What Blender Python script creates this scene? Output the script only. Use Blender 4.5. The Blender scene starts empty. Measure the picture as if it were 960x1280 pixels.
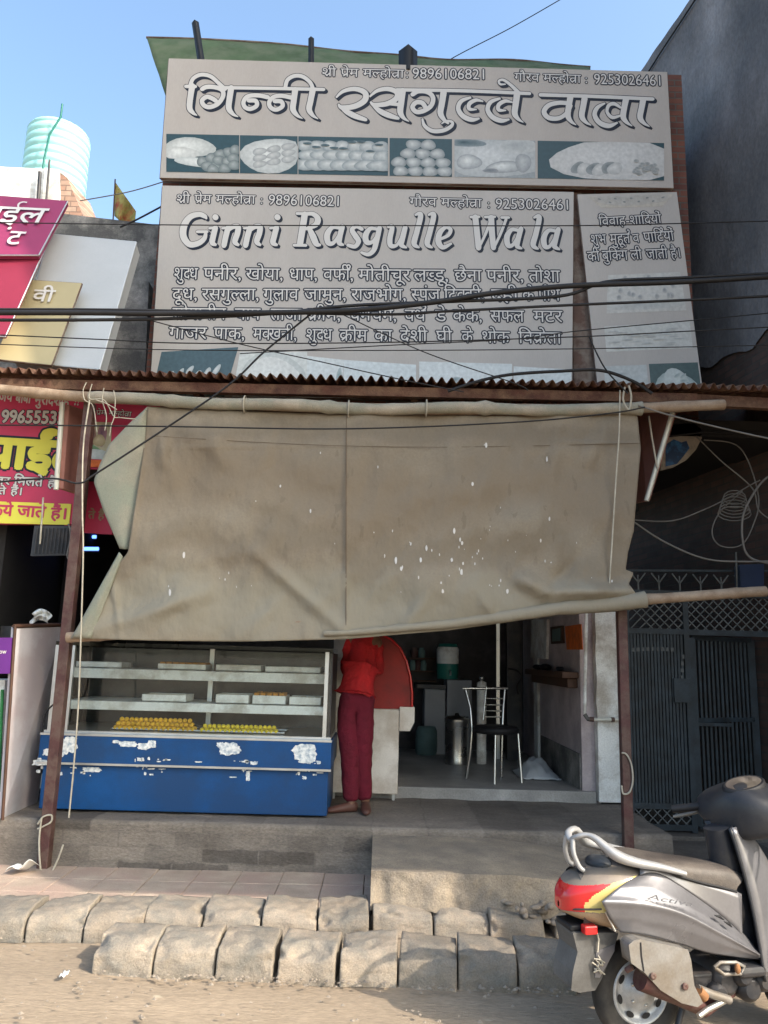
import bpy, bmesh, math, random
from math import radians as R, sin, cos, pi
from mathutils import Vector as V, Matrix, noise
random.seed(7)
sc = bpy.context.scene
C = sc.collection
# ------------------------------------------------------------------ camera, sky, sun, exposure
F = 970.0
CAMZ = 1.62
PITCH, ROLL = R(10.6), R(1.55)
cd = bpy.data.cameras.new('camera'); cam = bpy.data.objects.new('camera', cd); C.objects.link(cam)
CR = (Matrix.Rotation(pi/2+PITCH, 3, 'X') @ Matrix.Rotation(ROLL, 3, 'Z'))
cam.matrix_world = Matrix.Translation((0, 0, CAMZ)) @ CR.to_4x4()
cd.sensor_fit = 'VERTICAL'; cd.sensor_height = 36.0; cd.lens = 36.0*F/1280
cd.clip_start = 0.05; cd.clip_end = 2000
sc.camera = cam
SUN_EL, SUN_AZ = R(37), R(35)
SDIR = V((cos(SUN_AZ)*cos(SUN_EL), -sin(SUN_AZ)*cos(SUN_EL), sin(SUN_EL)))   # towards the sun
w = bpy.data.worlds.new('World'); sc.world = w; w.use_nodes = True
nt = w.node_tree; bg = nt.nodes['Background']
sky = nt.nodes.new('ShaderNodeTexSky'); sky.sky_type = 'NISHITA'; sky.sun_disc = False
sky.sun_elevation = SUN_EL; sky.sun_rotation = math.atan2(SDIR.x, SDIR.y)
sky.air_density = 1.0; sky.dust_density = 3.5; sky.ozone_density = 1.2
tn = nt.nodes.new('ShaderNodeMix'); tn.data_type = 'RGBA'; tn.blend_type = 'MULTIPLY'; tn.inputs[0].default_value = 1; tn.inputs[7].default_value = (.94,1.015,1.0,1)
nt.links.new(sky.outputs[0], tn.inputs[6]); nt.links.new(tn.outputs[2], bg.inputs[0]); bg.inputs[1].default_value = 0.15
sl = bpy.data.lights.new('sun', 'SUN'); so = bpy.data.objects.new('sun', sl); C.objects.link(so)
so.rotation_euler = (-SDIR).to_track_quat('-Z', 'Y').to_euler(); so.location = (20, -6, 20)
sl.energy = 2.0; sl.angle = R(0.5); sl.color = (1.0, 0.90, 0.76)
sc.view_settings.view_transform = 'Standard'; sc.view_settings.look = 'None'
sc.view_settings.exposure = 1.58; sc.view_settings.gamma = 1; sc.view_settings.use_curve_mapping = False
sc.cycles.max_bounces = 8; sc.cycles.transparent_max_bounces = 16

# ------------------------------------------------------------------ pixel -> world (photo is 960 x 1280)
def ray(px, py): return CR @ V(((px-480)/F, (640-py)/F, -1))
def P(px, py, d):
    r = ray(px, py); t = d/r.y
    return V((r.x*t, d, CAMZ+r.z*t))
def PZ(px, py, z):
    r = ray(px, py); t = (z-CAMZ)/r.z
    return V((r.x*t, r.y*t, z))
def PX(px, py, x):
    r = ray(px, py); t = x/r.x
    return V((x, r.y*t, CAMZ+r.z*t))

# ------------------------------------------------------------------ mesh builder
class MB:
    def __init__(s): s.v = []; s.f = []; s.m = []; s.sm = []; s.col = []
    def add(s, vs, fs, m=0, sm=False, col=None):
        b = len(s.v); s.v += [V(q) for q in vs]
        for f in fs: s.f.append([i+b for i in f]); s.m.append(m); s.sm.append(sm); s.col.append(col)
    def poly(s, pts, m=0): s.add(pts, [list(range(len(pts)))], m)
    def box(s, a, b, m=0):
        x0, y0, z0 = a; x1, y1, z1 = b
        s.hexa([(x0,y0,z0),(x1,y0,z0),(x1,y0,z1),(x0,y0,z1),(x0,y1,z0),(x1,y1,z0),(x1,y1,z1),(x0,y1,z1)], m)
    def hexa(s, p, m=0):   # front quad (ccw seen from -Y), back quad
        s.add(p, [[0,1,2,3],[5,4,7,6],[4,0,3,7],[1,5,6,2],[3,2,6,7],[4,5,1,0]], m)
    def prism(s, pts, off, m=0, sm=False):
        n = len(pts); off = V(off); a = [V(q) for q in pts]; b = [q+off for q in a]
        s.add(a+b, [list(range(n)), list(range(2*n-1, n-1, -1))], m)
        s.add(a+b, [[i, i+n, (i+1) % n+n, (i+1) % n] for i in range(n)], m, sm)
    def tube(s, pts, r, n=8, m=0, caps=True, flat=1.0):
        pts = [V(q) for q in pts]; k = len(pts)
        rr = r if isinstance(r, (list, tuple)) else [r]*k
        vs = []; up = V((0,0,1)); prev = None
        for i, q in enumerate(pts):
            t = (pts[min(i+1,k-1)]-pts[max(i-1,0)]).normalized()
            if prev is None:
                a = t.cross(up if abs(t.z) < .9 else V((1,0,0))).normalized()
            else:
                a = prev-t*prev.dot(t)
                a = a.normalized() if a.length > 1e-6 else t.cross(up).normalized()
            prev = a; b = t.cross(a)
            for j in range(n):
                an = 2*pi*j/n; vs.append(q+a*cos(an)*rr[i]+b*sin(an)*rr[i]*flat)
        fs = [[i*n+j, i*n+(j+1) % n, (i+1)*n+(j+1) % n, (i+1)*n+j] for i in range(k-1) for j in range(n)]
        s.add(vs, fs, m, True)
        if caps: s.add(vs[:n], [list(range(n-1,-1,-1))], m); s.add(vs[-n:], [list(range(n))], m)
    def lathe(s, prof, o=(0,0,0), n=24, m=0, ax=V((0,0,1)), sx=1.0, caps=True):
        o = V(o); ax = V(ax).normalized(); a = ax.cross(V((0,1,0)) if abs(ax.y) < .9 else V((1,0,0))).normalized(); b = ax.cross(a)
        vs = [o+ax*h+(a*cos(2*pi*j/n)*sx+b*sin(2*pi*j/n))*r for r, h in prof for j in range(n)]
        k = len(prof)
        s.add(vs, [[i*n+j, i*n+(j+1) % n, (i+1)*n+(j+1) % n, (i+1)*n+j] for i in range(k-1) for j in range(n)], m, True)
        if caps and prof[0][0] > 1e-5: s.add(vs[:n], [list(range(n-1,-1,-1))], m)
        if caps and prof[-1][0] > 1e-5: s.add(vs[-n:], [list(range(n))], m)
    def ball(s, c, r, n=12, k=8, m=0):
        c = V(c); r = V(r) if hasattr(r, '__len__') else V((r,r,r))
        vs = [c+V((r.x*sin(pi*i/k)*cos(2*pi*j/n), r.y*sin(pi*i/k)*sin(2*pi*j/n), r.z*cos(pi*i/k))) for i in range(k+1) for j in range(n)]
        s.add(vs, [[i*n+j, (i+1)*n+j, (i+1)*n+(j+1) % n, i*n+(j+1) % n] for i in range(k) for j in range(n)], m, True)
    def grid(s, fn, nu, nv, m=0, sm=True):
        vs = [fn(i/nu, j/nv) for j in range(nv+1) for i in range(nu+1)]
        s.add(vs, [[j*(nu+1)+i, j*(nu+1)+i+1, (j+1)*(nu+1)+i+1, (j+1)*(nu+1)+i] for j in range(nv) for i in range(nu)], m, sm)

def build(name, mb, mats, parent=None, bevel=0, solid=0, sub=0, segs=2, origin=None, weld=False, local=False):
    if not isinstance(mats, (list, tuple)): mats = [mats]
    me = bpy.data.meshes.new(name)
    if local: c = V((0,0,0))
    elif origin is not None: c = V(origin)
    else:
        xs = [q.x for q in mb.v]; ys = [q.y for q in mb.v]; zs = [q.z for q in mb.v]
        c = V(((min(xs)+max(xs))/2, (min(ys)+max(ys))/2, min(zs)))
    me.from_pydata([q-c for q in mb.v], [], mb.f)
    for m in mats: me.materials.append(m)
    for p, mi, s_ in zip(me.polygons, mb.m, mb.sm): p.material_index = mi; p.use_smooth = s_
    if any(q is not None for q in mb.col):
        at = me.color_attributes.new('Col', 'FLOAT_COLOR', 'CORNER')
        for p, q in zip(me.polygons, mb.col):
            for k, li in enumerate(p.loop_indices):
                cc = q[k] if isinstance(q[0], (tuple, list)) else q
                at.data[li].color = (cc[0], cc[1], cc[2], 1)
    if weld:
        bm = bmesh.new(); bm.from_mesh(me); bmesh.ops.remove_doubles(bm, verts=bm.verts, dist=1e-4)
        bmesh.ops.recalc_face_normals(bm, faces=bm.faces); bm.to_mesh(me); bm.free()
    me.update()
    o = bpy.data.objects.new(name, me); C.objects.link(o)
    o.location = c
    if parent is not None:
        o.parent = parent
        if not local:
            base = parent.get('_w'); o.location = c-V(base) if base else c
    o['_w'] = list(c)
    if solid:
        md = o.modifiers.new('solid', 'SOLIDIFY'); md.thickness = solid; md.offset = 0
    if bevel:
        md = o.modifiers.new('bevel', 'BEVEL'); md.width = bevel; md.segments = segs; md.limit_method = 'ANGLE'; md.angle_limit = R(35)
    if sub:
        md = o.modifiers.new('sub', 'SUBSURF'); md.levels = sub; md.render_levels = sub
    return o
def tag(o, label, cat, group=None):
    o['label'] = label; o['category'] = cat
    if group: o['group'] = group
    return o
def kind(o, k='structure'): o['kind'] = k; return o
def thing(name, label, cat, loc, group=None, rz=0):
    o = bpy.data.objects.new(name, None); C.objects.link(o); o.location = loc; o.rotation_euler = (0,0,rz)
    o.empty_display_size = .1; o['_w'] = list(loc)
    return tag(o, label, cat, group)
def dup(o, parent=None, loc=None):
    c = o.copy(); C.objects.link(c); c.parent = parent
    if loc is not None: c.location = loc
    for ch in o.children: dup(ch, c)
    return c

# ------------------------------------------------------------------ materials
def lin(h):   # sRGB 0-255 -> linear
    return tuple(((x/255)/12.92 if x/255 <= .04045 else ((x/255+.055)/1.055)**2.4) for x in h)
MATS = {}
def mat(name, base, rough=.8, var=.25, scale=6, c2=None, c2amt=.5, c2scale=2.5, bump=0, bscale=60, metal=0, spec=.3, stretch=(1,1,1), rnd=0, fine=0, coat=0, sheen=0, specks=None, back=None, trans=0, crisp=.18):
    """base colour broken by noise, an optional second colour in patches, fine grain, bump"""
    m = bpy.data.materials.new(name); m.use_nodes = True; n = m.node_tree.nodes; L = m.node_tree.links
    bs = n['Principled BSDF']; geo = n.new('ShaderNodeNewGeometry')
    mp = n.new('ShaderNodeMapping'); L.new(geo.outputs['Position'], mp.inputs[0]); mp.inputs['Scale'].default_value = stretch
    def noi(s, det=6, rg=.6):
        t = n.new('ShaderNodeTexNoise'); t.inputs['Scale'].default_value = s; t.inputs['Detail'].default_value = det; t.inputs['Roughness'].default_value = rg
        L.new(mp.outputs[0], t.inputs['Vector']); return t
    def mixc(f, a, b, mode='MIX'):
        x = n.new('ShaderNodeMix'); x.data_type = 'RGBA'; x.blend_type = mode
        for sk, val in ((x.inputs[0], f), (x.inputs[6], a), (x.inputs[7], b)):
            if hasattr(val, 'is_linked'): L.new(val, sk)
            elif isinstance(val, (int, float)): sk.default_value = val
            else: sk.default_value = (*val[:3], 1)
        return x.outputs[2]
    def ramp(sock, a, b):
        r = n.new('ShaderNodeMapRange'); r.inputs[1].default_value = a; r.inputs[2].default_value = b; L.new(sock, r.inputs[0]); return r.outputs[0]
    t1 = noi(scale)
    lo = tuple(max(0, x*(1-var)) for x in base); hi = tuple(min(1, x*(1+var)) for x in base)
    col = mixc(ramp(t1.outputs[0], .3, .7), lo, hi)
    if c2 is not None:
        t2 = noi(c2scale, 8, .65); t2.noise_dimensions = '4D'; t2.inputs['W'].default_value = 3.3
        f = ramp(t2.outputs[0], .62-c2amt*.3-crisp/2, .62-c2amt*.3+crisp/2)
        col = mixc(f, col, c2)
    if fine:
        t3 = noi(scale*25, 3, .7); g = mixc(ramp(t3.outputs[0], .3, .7), (1-fine,)*3, (1+fine*.4,)*3); col = mixc(1.0, col, g, 'MULTIPLY')
    if specks:
        sc_, th, scol = specks
        t4 = n.new('ShaderNodeTexVoronoi'); t4.inputs['Scale'].default_value = sc_; L.new(mp.outputs[0], t4.inputs['Vector'])
        t5 = noi(2.2, 2); 
        ma = n.new('ShaderNodeMath'); ma.operation = 'MULTIPLY_ADD'; L.new(t5.outputs[0], ma.inputs[0]); ma.inputs[1].default_value = -.25; L.new(t4.outputs[0], ma.inputs[2])
        f = ramp(ma.outputs[0], th+.02, th); col = mixc(f, col, scol)
    if rnd:
        oi = n.new('ShaderNodeObjectInfo'); hs = n.new('ShaderNodeHueSaturation'); L.new(col, hs.inputs['Color'])
        r = n.new('ShaderNodeMapRange'); r.inputs[3].default_value = 1-rnd; r.inputs[4].default_value = 1+rnd; L.new(oi.outputs['Random'], r.inputs[0]); L.new(r.outputs[0], hs.inputs['Value']); col = hs.outputs[0]
    L.new(col, bs.inputs['Base Color'])
    rr = n.new('ShaderNodeMapRange'); rr.inputs[3].default_value = max(.03, rough-.12); rr.inputs[4].default_value = min(1, rough+.12); L.new(t1.outputs[0], rr.inputs[0]); L.new(rr.outputs[0], bs.inputs['Roughness'])
    bs.inputs['Metallic'].default_value = metal; bs.inputs['Specular IOR Level'].default_value = spec
    if coat: bs.inputs['Coat Weight'].default_value = coat; bs.inputs['Coat Roughness'].default_value = .1
    if bump:
        tb = noi(bscale, 8, .7); bp = n.new('ShaderNodeBump'); bp.inputs['Strength'].default_value = min(1, bump); bp.inputs['Distance'].default_value = .01 if bump <= 1 else .01*bump
        L.new(tb.outputs[0], bp.inputs['Height']); L.new(bp.outputs[0], bs.inputs['Normal'])
    if trans:
        tr = n.new('ShaderNodeBsdfTranslucent'); L.new(col, tr.inputs[0]); mx = n.new('ShaderNodeMixShader'); mx.inputs[0].default_value = trans
        L.new(bs.outputs[0], mx.inputs[1]); L.new(tr.outputs[0], mx.inputs[2]); L.new(mx.outputs[0], n['Material Output'].inputs[0])
    MATS[name] = m; return m
def brick_mat(name, axis, c1, c2, mortar, bw=.23, bh=.075, rough=.9):
    m = bpy.data.materials.new(name); m.use_nodes = True; n = m.node_tree.nodes; L = m.node_tree.links; bs = n['Principled BSDF']
    geo = n.new('ShaderNodeNewGeometry'); sp = n.new('ShaderNodeSeparateXYZ'); cb = n.new('ShaderNodeCombineXYZ'); L.new(geo.outputs['Position'], sp.inputs[0])
    L.new(sp.outputs[axis], cb.inputs[0]); L.new(sp.outputs[2], cb.inputs[1])
    b = n.new('ShaderNodeTexBrick'); L.new(cb.outputs[0], b.inputs['Vector']); b.inputs['Scale'].default_value = 1
    b.inputs['Brick Width'].default_value = bw; b.inputs['Row Height'].default_value = bh; b.inputs['Mortar Size'].default_value = .008
    b.inputs['Color1'].default_value = (*c1,1); b.inputs['Color2'].default_value = (*c2,1); b.inputs['Mortar'].default_value = (*mortar,1)
    t = n.new('ShaderNodeTexNoise'); t.inputs['Scale'].default_value = 7; t.inputs['Detail'].default_value = 8; L.new(geo.outputs['Position'], t.inputs['Vector'])
    x = n.new('ShaderNodeMix'); x.data_type = 'RGBA'; x.blend_type = 'MULTIPLY'; x.inputs[0].default_value = .8
    L.new(b.outputs[0], x.inputs[6]); r = n.new('ShaderNodeValToRGB'); r.color_ramp.elements[0].color = (.45,.43,.42,1); r.color_ramp.elements[1].position = .75; L.new(t.outputs[0], r.inputs[0]); L.new(r.outputs[0], x.inputs[7])
    L.new(x.outputs[2], bs.inputs[0]); bs.inputs['Roughness'].default_value = rough
    bp = n.new('ShaderNodeBump'); bp.inputs['Distance'].default_value = .008; bp.invert = True; L.new(b.outputs['Fac'], bp.inputs['Height']); L.new(bp.outputs[0], bs.inputs['Normal'])
    return m
def emit(name, col, s):
    m = bpy.data.materials.new(name); m.use_nodes = True; b = m.node_tree.nodes['Principled BSDF']; b.inputs['Base Color'].default_value = (*col,1)
    b.inputs['Emission Color'].default_value = (*col,1); b.inputs['Emission Strength'].default_value = s; return m
def print_mat(name):   # printed picture: colours carried by the print
    m = bpy.data.materials.new(name); m.use_nodes = True; n = m.node_tree.nodes; a = n.new('ShaderNodeVertexColor'); a.layer_name = 'Col'
    t = n.new('ShaderNodeTexNoise'); t.inputs['Scale'].default_value = 26; t.inputs['Detail'].default_value = 8; g = n.new('ShaderNodeNewGeometry'); m.node_tree.links.new(g.outputs['Position'], t.inputs['Vector'])
    r = n.new('ShaderNodeMapRange'); r.inputs[1].default_value = .3; r.inputs[2].default_value = .7; r.inputs[3].default_value = .74; r.inputs[4].default_value = .96; m.node_tree.links.new(t.outputs[0], r.inputs[0])
    x = n.new('ShaderNodeMix'); x.data_type = 'RGBA'; x.blend_type = 'MULTIPLY'; x.inputs[0].default_value = 1
    m.node_tree.links.new(a.outputs[0], x.inputs[6]); m.node_tree.links.new(r.outputs[0], x.inputs[7])
    m.node_tree.links.new(x.outputs[2], n['Principled BSDF'].inputs[0]); n['Principled BSDF'].inputs['Roughness'].default_value = .45; return m
def glass_mat(name, tint, refl=1.0):
    m = bpy.data.materials.new(name); m.use_nodes = True; n = m.node_tree.nodes; L = m.node_tree.links
    n.remove(n['Principled BSDF']); t = n.new('ShaderNodeBsdfTransparent'); t.inputs[0].default_value = (*tint,1); g = n.new('ShaderNodeBsdfGlossy'); g.inputs['Roughness'].default_value = .03
    fr = n.new('ShaderNodeFresnel'); fr.inputs[0].default_value = 1.4; mx = n.new('ShaderNodeMixShader'); L.new(fr.outputs[0], mx.inputs[0]); L.new(t.outputs[0], mx.inputs[1]); L.new(g.outputs[0], mx.inputs[2]); L.new(mx.outputs[0], n['Material Output'].inputs[0]); return m

M = {}
M['road'] = mat('dusty_road', (.36,.28,.20), .95, .16, 2.2, (.30,.233,.167), .5, 1.1, bump=.9, bscale=30, fine=.25, stretch=(.45,1.5,1), specks=(9,-.06,(.45,.38,.28)), crisp=.4)
M['paver'] = mat('pavement_tile', (.38,.30,.235), .9, .2, 5, (.36,.26,.21), .35, 3, bump=.5, fine=.2, rnd=.1)
M['kerb'] = mat('kerb_concrete', (.36,.29,.22), .92, .25, 5, (.20,.185,.16), .44, 5, bump=.9, bscale=70, fine=.25, rnd=.12, crisp=.3)
def platform_mat():
    m = mat('platform_concrete', (.25,.215,.185), .92, .3, 2.6, (.135,.116,.10), .5, 3.5, bump=1.0, bscale=40, fine=.3, stretch=(.6,1,1.2), crisp=.45)
    n = m.node_tree.nodes; L = m.node_tree.links; bs = n['Principled BSDF']; src = bs.inputs['Base Color'].links[0].from_socket
    g = n.new('ShaderNodeNewGeometry'); sp = n.new('ShaderNodeSeparateXYZ'); cb = n.new('ShaderNodeCombineXYZ'); L.new(g.outputs['Position'], sp.inputs[0])
    t = n.new('ShaderNodeTexNoise'); t.inputs['Scale'].default_value = 6; L.new(g.outputs['Position'], t.inputs[0])
    ad = n.new('ShaderNodeVectorMath'); ad.operation = 'MULTIPLY_ADD'; ad.inputs[1].default_value = (.05,.05,.05); L.new(t.outputs['Color'], ad.inputs[0]); L.new(g.outputs['Position'], ad.inputs[2]); L.new(ad.outputs[0], sp.inputs[0])
    L.new(sp.outputs[0], cb.inputs[0]); L.new(sp.outputs[2], cb.inputs[1])
    b = n.new('ShaderNodeTexBrick'); L.new(cb.outputs[0], b.inputs[0]); b.inputs['Scale'].default_value = 1; b.inputs['Brick Width'].default_value = .42; b.inputs['Row Height'].default_value = .105; b.inputs['Mortar Size'].default_value = .012; b.inputs['Mortar Smooth'].default_value = 1; b.inputs['Bias'].default_value = -.1
    b.inputs['Color1'].default_value = (1.25,1.22,1.17,1); b.inputs['Color2'].default_value = (.45,.44,.43,1); b.inputs['Mortar'].default_value = (1,.98,.95,1)
    x = n.new('ShaderNodeMix'); x.data_type = 'RGBA'; x.blend_type = 'MULTIPLY'; x.inputs[0].default_value = .9; L.new(src, x.inputs[6]); L.new(b.outputs[0], x.inputs[7]); L.new(x.outputs[2], bs.inputs['Base Color']); return m
M['conc'] = platform_mat()
M['step'] = mat('step_concrete', (.37,.30,.22), .93, .22, 4, (.22,.185,.15), .45, 3, bump=1.2, bscale=35, fine=.3, crisp=.3)
M['floor'] = mat('shop_floor', (.42,.39,.36), .5, .25, 3, (.24,.225,.205), .5, 2, bump=.3, fine=.2, crisp=.35)
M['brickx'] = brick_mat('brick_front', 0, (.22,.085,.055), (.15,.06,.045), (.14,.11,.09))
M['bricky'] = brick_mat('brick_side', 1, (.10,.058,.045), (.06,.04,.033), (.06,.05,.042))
M['plaster'] = mat('grey_plaster', (.23,.22,.225), .9, .5, 1.2, (.085,.085,.09), .52, .8, bump=1.5, bscale=9, fine=.25, stretch=(1,1,.6), crisp=.45)
M['oldwall'] = mat('old_cement', (.30,.28,.255), .92, .35, 3.5, (.11,.105,.10), .5, 3, bump=.8, fine=.25)
M['backw'] = mat('dark_grey_wall', (.11,.10,.10), .9, .3, 2.5, (.06,.055,.055), .45, 2)  # dark grey wall with darker patches at random
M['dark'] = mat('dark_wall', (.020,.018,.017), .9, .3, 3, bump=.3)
M['sign'] = mat('sign_flex', (.44,.395,.36), .5, .07, 3, (.385,.34,.30), .35, 1.6, fine=.05, crisp=.5, stretch=(1,1,.3))
M['sign2'] = mat('sign_flex_lower', (.45,.415,.385), .5, .07, 3, (.395,.355,.32), .35, 1.4, fine=.05, crisp=.5, stretch=(1,1,.3))
M['signw'] = mat('letter_face', (.56,.53,.50), .5, .03, 3)
M['ink'] = mat('letter_ink', (.010,.013,.024), .5, .2, 5)
M['signedge'] = mat('sign_frame', (.11,.065,.05), .8, .3, 5, (.2,.16,.13), .3, 6)
M['green'] = mat('green_sheet', (.20,.27,.15), .7, .2, 3, (.27,.31,.2), .4, 4, trans=.6)
M['rust'] = mat('rusty_tin', (.085,.036,.024), .85, .4, 5, (.16,.09,.055), .35, 6, bump=.6, fine=.3)
M['pole'] = mat('brown_painted_iron', (.085,.035,.032), .55, .3, 6, (.12,.075,.06), .35, 9, bump=.3, fine=.2)
M['black'] = mat('black_rubber', (.012,.012,.014), .55, .3, 8)
M['wire'] = mat('black_cable', (.014,.013,.014), .6, .2, 8)
M['wirepale'] = mat('pale_cable', (.16,.145,.13), .6, .2, 8)
M['bamboo'] = mat('bamboo', (.33,.245,.175), .6, .2, 7, (.24,.165,.11), .4, 8, bump=.3, fine=.2)
M['rope'] = mat('pale_rope', (.40,.36,.29), .9, .2, 20)
def canvas_mat():
    m = mat('canvas_tarp', (.318,.266,.202), .92, .10, 2.2, (.25,.205,.152), .46, 1.3, fine=.10, crisp=.55)
    n = m.node_tree.nodes; L = m.node_tree.links; bs = n['Principled BSDF']; src = bs.inputs['Base Color'].links[0].from_socket
    g = n.new('ShaderNodeNewGeometry'); sp = n.new('ShaderNodeSeparateXYZ'); L.new(g.outputs['Position'], sp.inputs[0])
    def noi(s, d=5, st=(1,1,1)):
        mp = n.new('ShaderNodeMapping'); mp.inputs['Scale'].default_value = st; L.new(g.outputs['Position'], mp.inputs[0])
        t = n.new('ShaderNodeTexNoise'); t.inputs['Scale'].default_value = s; t.inputs['Detail'].default_value = d; L.new(mp.outputs[0], t.inputs['Vector']); return t.outputs[0]
    def mth(op, a, b, c=None):
        x = n.new('ShaderNodeMath'); x.operation = op
        for k, q in enumerate((a, b, c)):
            if q is None: continue
            if isinstance(q, (int, float)): x.inputs[k].default_value = q
            else: L.new(q, x.inputs[k])
        return x.outputs[0]
    def band(z0, half, wob, s, st=(1,1,1)):   # soft water-stain band at height z0 with a wandering edge
        zz = mth('ADD', mth('MULTIPLY_ADD', noi(s, 5, st), wob, -wob/2), sp.outputs[2]); d = mth('ABSOLUTE', mth('SUBTRACT', zz, z0), 0)
        r = n.new('ShaderNodeMapRange'); r.interpolation_type = 'SMOOTHSTEP'; r.inputs[1].default_value = half; r.inputs[2].default_value = half*.25; L.new(d, r.inputs[0]); return r.outputs[0]
    def mix(f, a, col, amt):
        x = n.new('ShaderNodeMix'); x.data_type = 'RGBA'; L.new(mth('MULTIPLY', f, amt), x.inputs[0]); L.new(a, x.inputs[6]); x.inputs[7].default_value = (*col, 1); return x.outputs[2]
    c = mix(band(2.95, .45, .9, 1.1, (.7,1,1)), src, (.215,.166,.118), .6)
    c = mix(band(1.95, .42, .7, 1.4), c, (.30,.272,.215), .8)
    c = mix(band(2.45, .20, 1.1, 1.9, (1,1,.6)), c, (.205,.165,.12), .55)
    c = mix(mth('MULTIPLY', band(2.8, .8, .3, 2), mth('GREATER_THAN', noi(14, 6, (1,1,.35)), .66)), c, (.17,.135,.10), .4)
    c = mix(band(3.38, .13, .3, 2.2), c, (.18,.148,.113), .5)
    L.new(c, bs.inputs['Base Color'])
    wr = mth('ADD', mth('MULTIPLY', noi(2.4, 4, (1,1,.55)), 1.0), mth('MULTIPLY', noi(9, 4, (1.3,1,.8)), .22)); wv = mth('ADD', wr, mth('MULTIPLY', noi(260, 2), .006))
    b = n.new('ShaderNodeBump'); b.inputs['Distance'].default_value = .09; b.inputs['Strength'].default_value = .7; L.new(wv, b.inputs['Height']); L.new(b.outputs[0], bs.inputs['Normal'])
    tr = n.new('ShaderNodeBsdfTranslucent'); L.new(c, tr.inputs[0]); mx = n.new('ShaderNodeMixShader'); mx.inputs[0].default_value = .22; L.new(bs.outputs[0], mx.inputs[1]); L.new(tr.outputs[0], mx.inputs[2]); L.new(mx.outputs[0], n['Material Output'].inputs[0])
    return m
M['cloth'] = canvas_mat()
M['clothb'] = mat('canvas_back', (.27,.25,.195), .9, .15, 4, (.24,.25,.195), .45, 3, bump=.3, bscale=200, fine=.15)
M['clothr'] = mat('canvas_roll', (.33,.285,.225), .9, .25, 5, (.25,.24,.19), .38, 4, bump=.6, bscale=90, fine=.2)
M['seam'] = mat('seam_thread', (.14,.10,.07), .9, .2, 20)
M['blue'] = mat('blue_enamel', (.006,.062,.20), .5, .18, 4, (.012,.05,.14), .4, 2, spec=.25, fine=.12, bump=.1, bscale=14)
M['white'] = mat('white_paint', (.80,.80,.77), .5, .08, 5, (.5,.47,.42), .3, 5, fine=.08)
M['peel'] = mat('torn_paper', (.72,.72,.70), .8, .12, 20, (.3,.36,.42), .3, 30)
M['alu'] = mat('aluminium_trim', (.55,.55,.54), .35, .1, 8, metal=.9)
M['steel'] = mat('stainless_steel', (.50,.49,.47), .28, .15, 3, metal=1)
M['glass'] = glass_mat('case_glass', (.96,.985,.98))
M['red'] = mat('red_panel', (.36,.024,.020), .5, .15, 4, (.20,.022,.018), .4, 3, spec=.3, fine=.1)
M['cream'] = mat('white_freezer', (.78,.72,.65), .45, .08, 4, (.58,.5,.42), .32, 4, fine=.1)
M['wallw'] = mat('whitewash', (.80,.79,.75), .9, .1, 3, (.48,.43,.37), .36, 3.5, bump=.5, fine=.2)
M['wallm'] = mat('mauve_distemper', (.56,.47,.47), .9, .15, 2, (.38,.32,.32), .4, 2, bump=.3, fine=.12)
M['gate'] = mat('gate_iron', (.034,.044,.052), .55, .35, 5, (.026,.03,.033), .3, 9, fine=.25)
M['gate2'] = mat('gate_lattice', (.10,.104,.10), .7, .3, 7)
M['pink'] = mat('magenta_sign', (.26,.035,.095), .45, .08, 3, fine=.04)
M['redsign_lifted'] = mat('red_sign_lifted', (.50,.040,.095), .45, .08, 3, fine=.04)  # red raised in colour to make up for the awning shade
M['crimson'] = mat('crimson_panel', (.24,.025,.05), .45, .08, 3, fine=.04)  # same red without the lift, for the panel in open light
M['yellow'] = mat('yellow_print', (.66,.60,.075), .5, .06, 4)
M['creamsign'] = mat('cream_sign', (.38,.32,.185), .5, .06, 4)
M['greysign'] = mat('grey_sign', (.40,.41,.42), .45, .05, 3, fine=.04)
M['tank'] = mat('teal_tank', (.36,.66,.63), .4, .08, 3)
M['skin'] = mat('skin', (.17,.085,.055), .6, .1, 6)
M['shirt'] = mat('red_shirt', (.50,.018,.022), .75, .2, 7, (.38,.018,.02), .4, 6, bump=4, bscale=11)
M['trouser'] = mat('maroon_cloth', (.125,.008,.020), .85, .2, 8, bump=3, bscale=12)
M['shoe'] = mat('brown_leather', (.09,.04,.03), .5, .2, 8)
M['cowl'] = mat('cowl_plastic', (.020,.022,.028), .38, .2, 5, (.035,.034,.036), .35, 6, fine=.15)
M['rail'] = mat('rail_silver', (.33,.325,.325), .36, .1, 6, metal=.3)
M['hair'] = mat('black_hair', (.012,.010,.010), .6, .3, 30)
M['silver'] = mat('silver_paint', (.22,.215,.23), .3, .07, 3, (.17,.165,.175), .4, 2.5, metal=.5, coat=.2, fine=.06)
M['silverd'] = mat('dark_plastic', (.028,.029,.034), .42, .25, 5, (.07,.06,.055), .35, 4, fine=.15)
M['seat'] = mat('dusty_seat', (.065,.055,.050), .45, .25, 5, (.12,.10,.085), .4, 4, bump=.3, bscale=120)
M['tail'] = mat('red_lens', (.50,.02,.02), .18, .08, 10, coat=.6)
M['amber'] = mat('clear_lens', (.55,.44,.16), .15, .1, 12, coat=.6)
M['bronze'] = mat('dusty_bronze', (.33,.235,.15), .5, .15, 5, fine=.15)
M['tyre'] = mat('tyre_rubber', (.022,.021,.021), .85, .3, 10, (.05,.045,.04), .4, 7)
M['lad1'] = mat('orange_laddu', (.86,.47,.03), .7, .2, 60, bump=1, bscale=160, rnd=.12)
M['lad2'] = mat('yellow_laddu', (.88,.64,.04), .7, .2, 60, bump=1, bscale=160, rnd=.12)
M['print'] = print_mat('printed_picture')
M['plast_t'] = mat('teal_plastic', (.02,.16,.13), .4, .1, 6)
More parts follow.
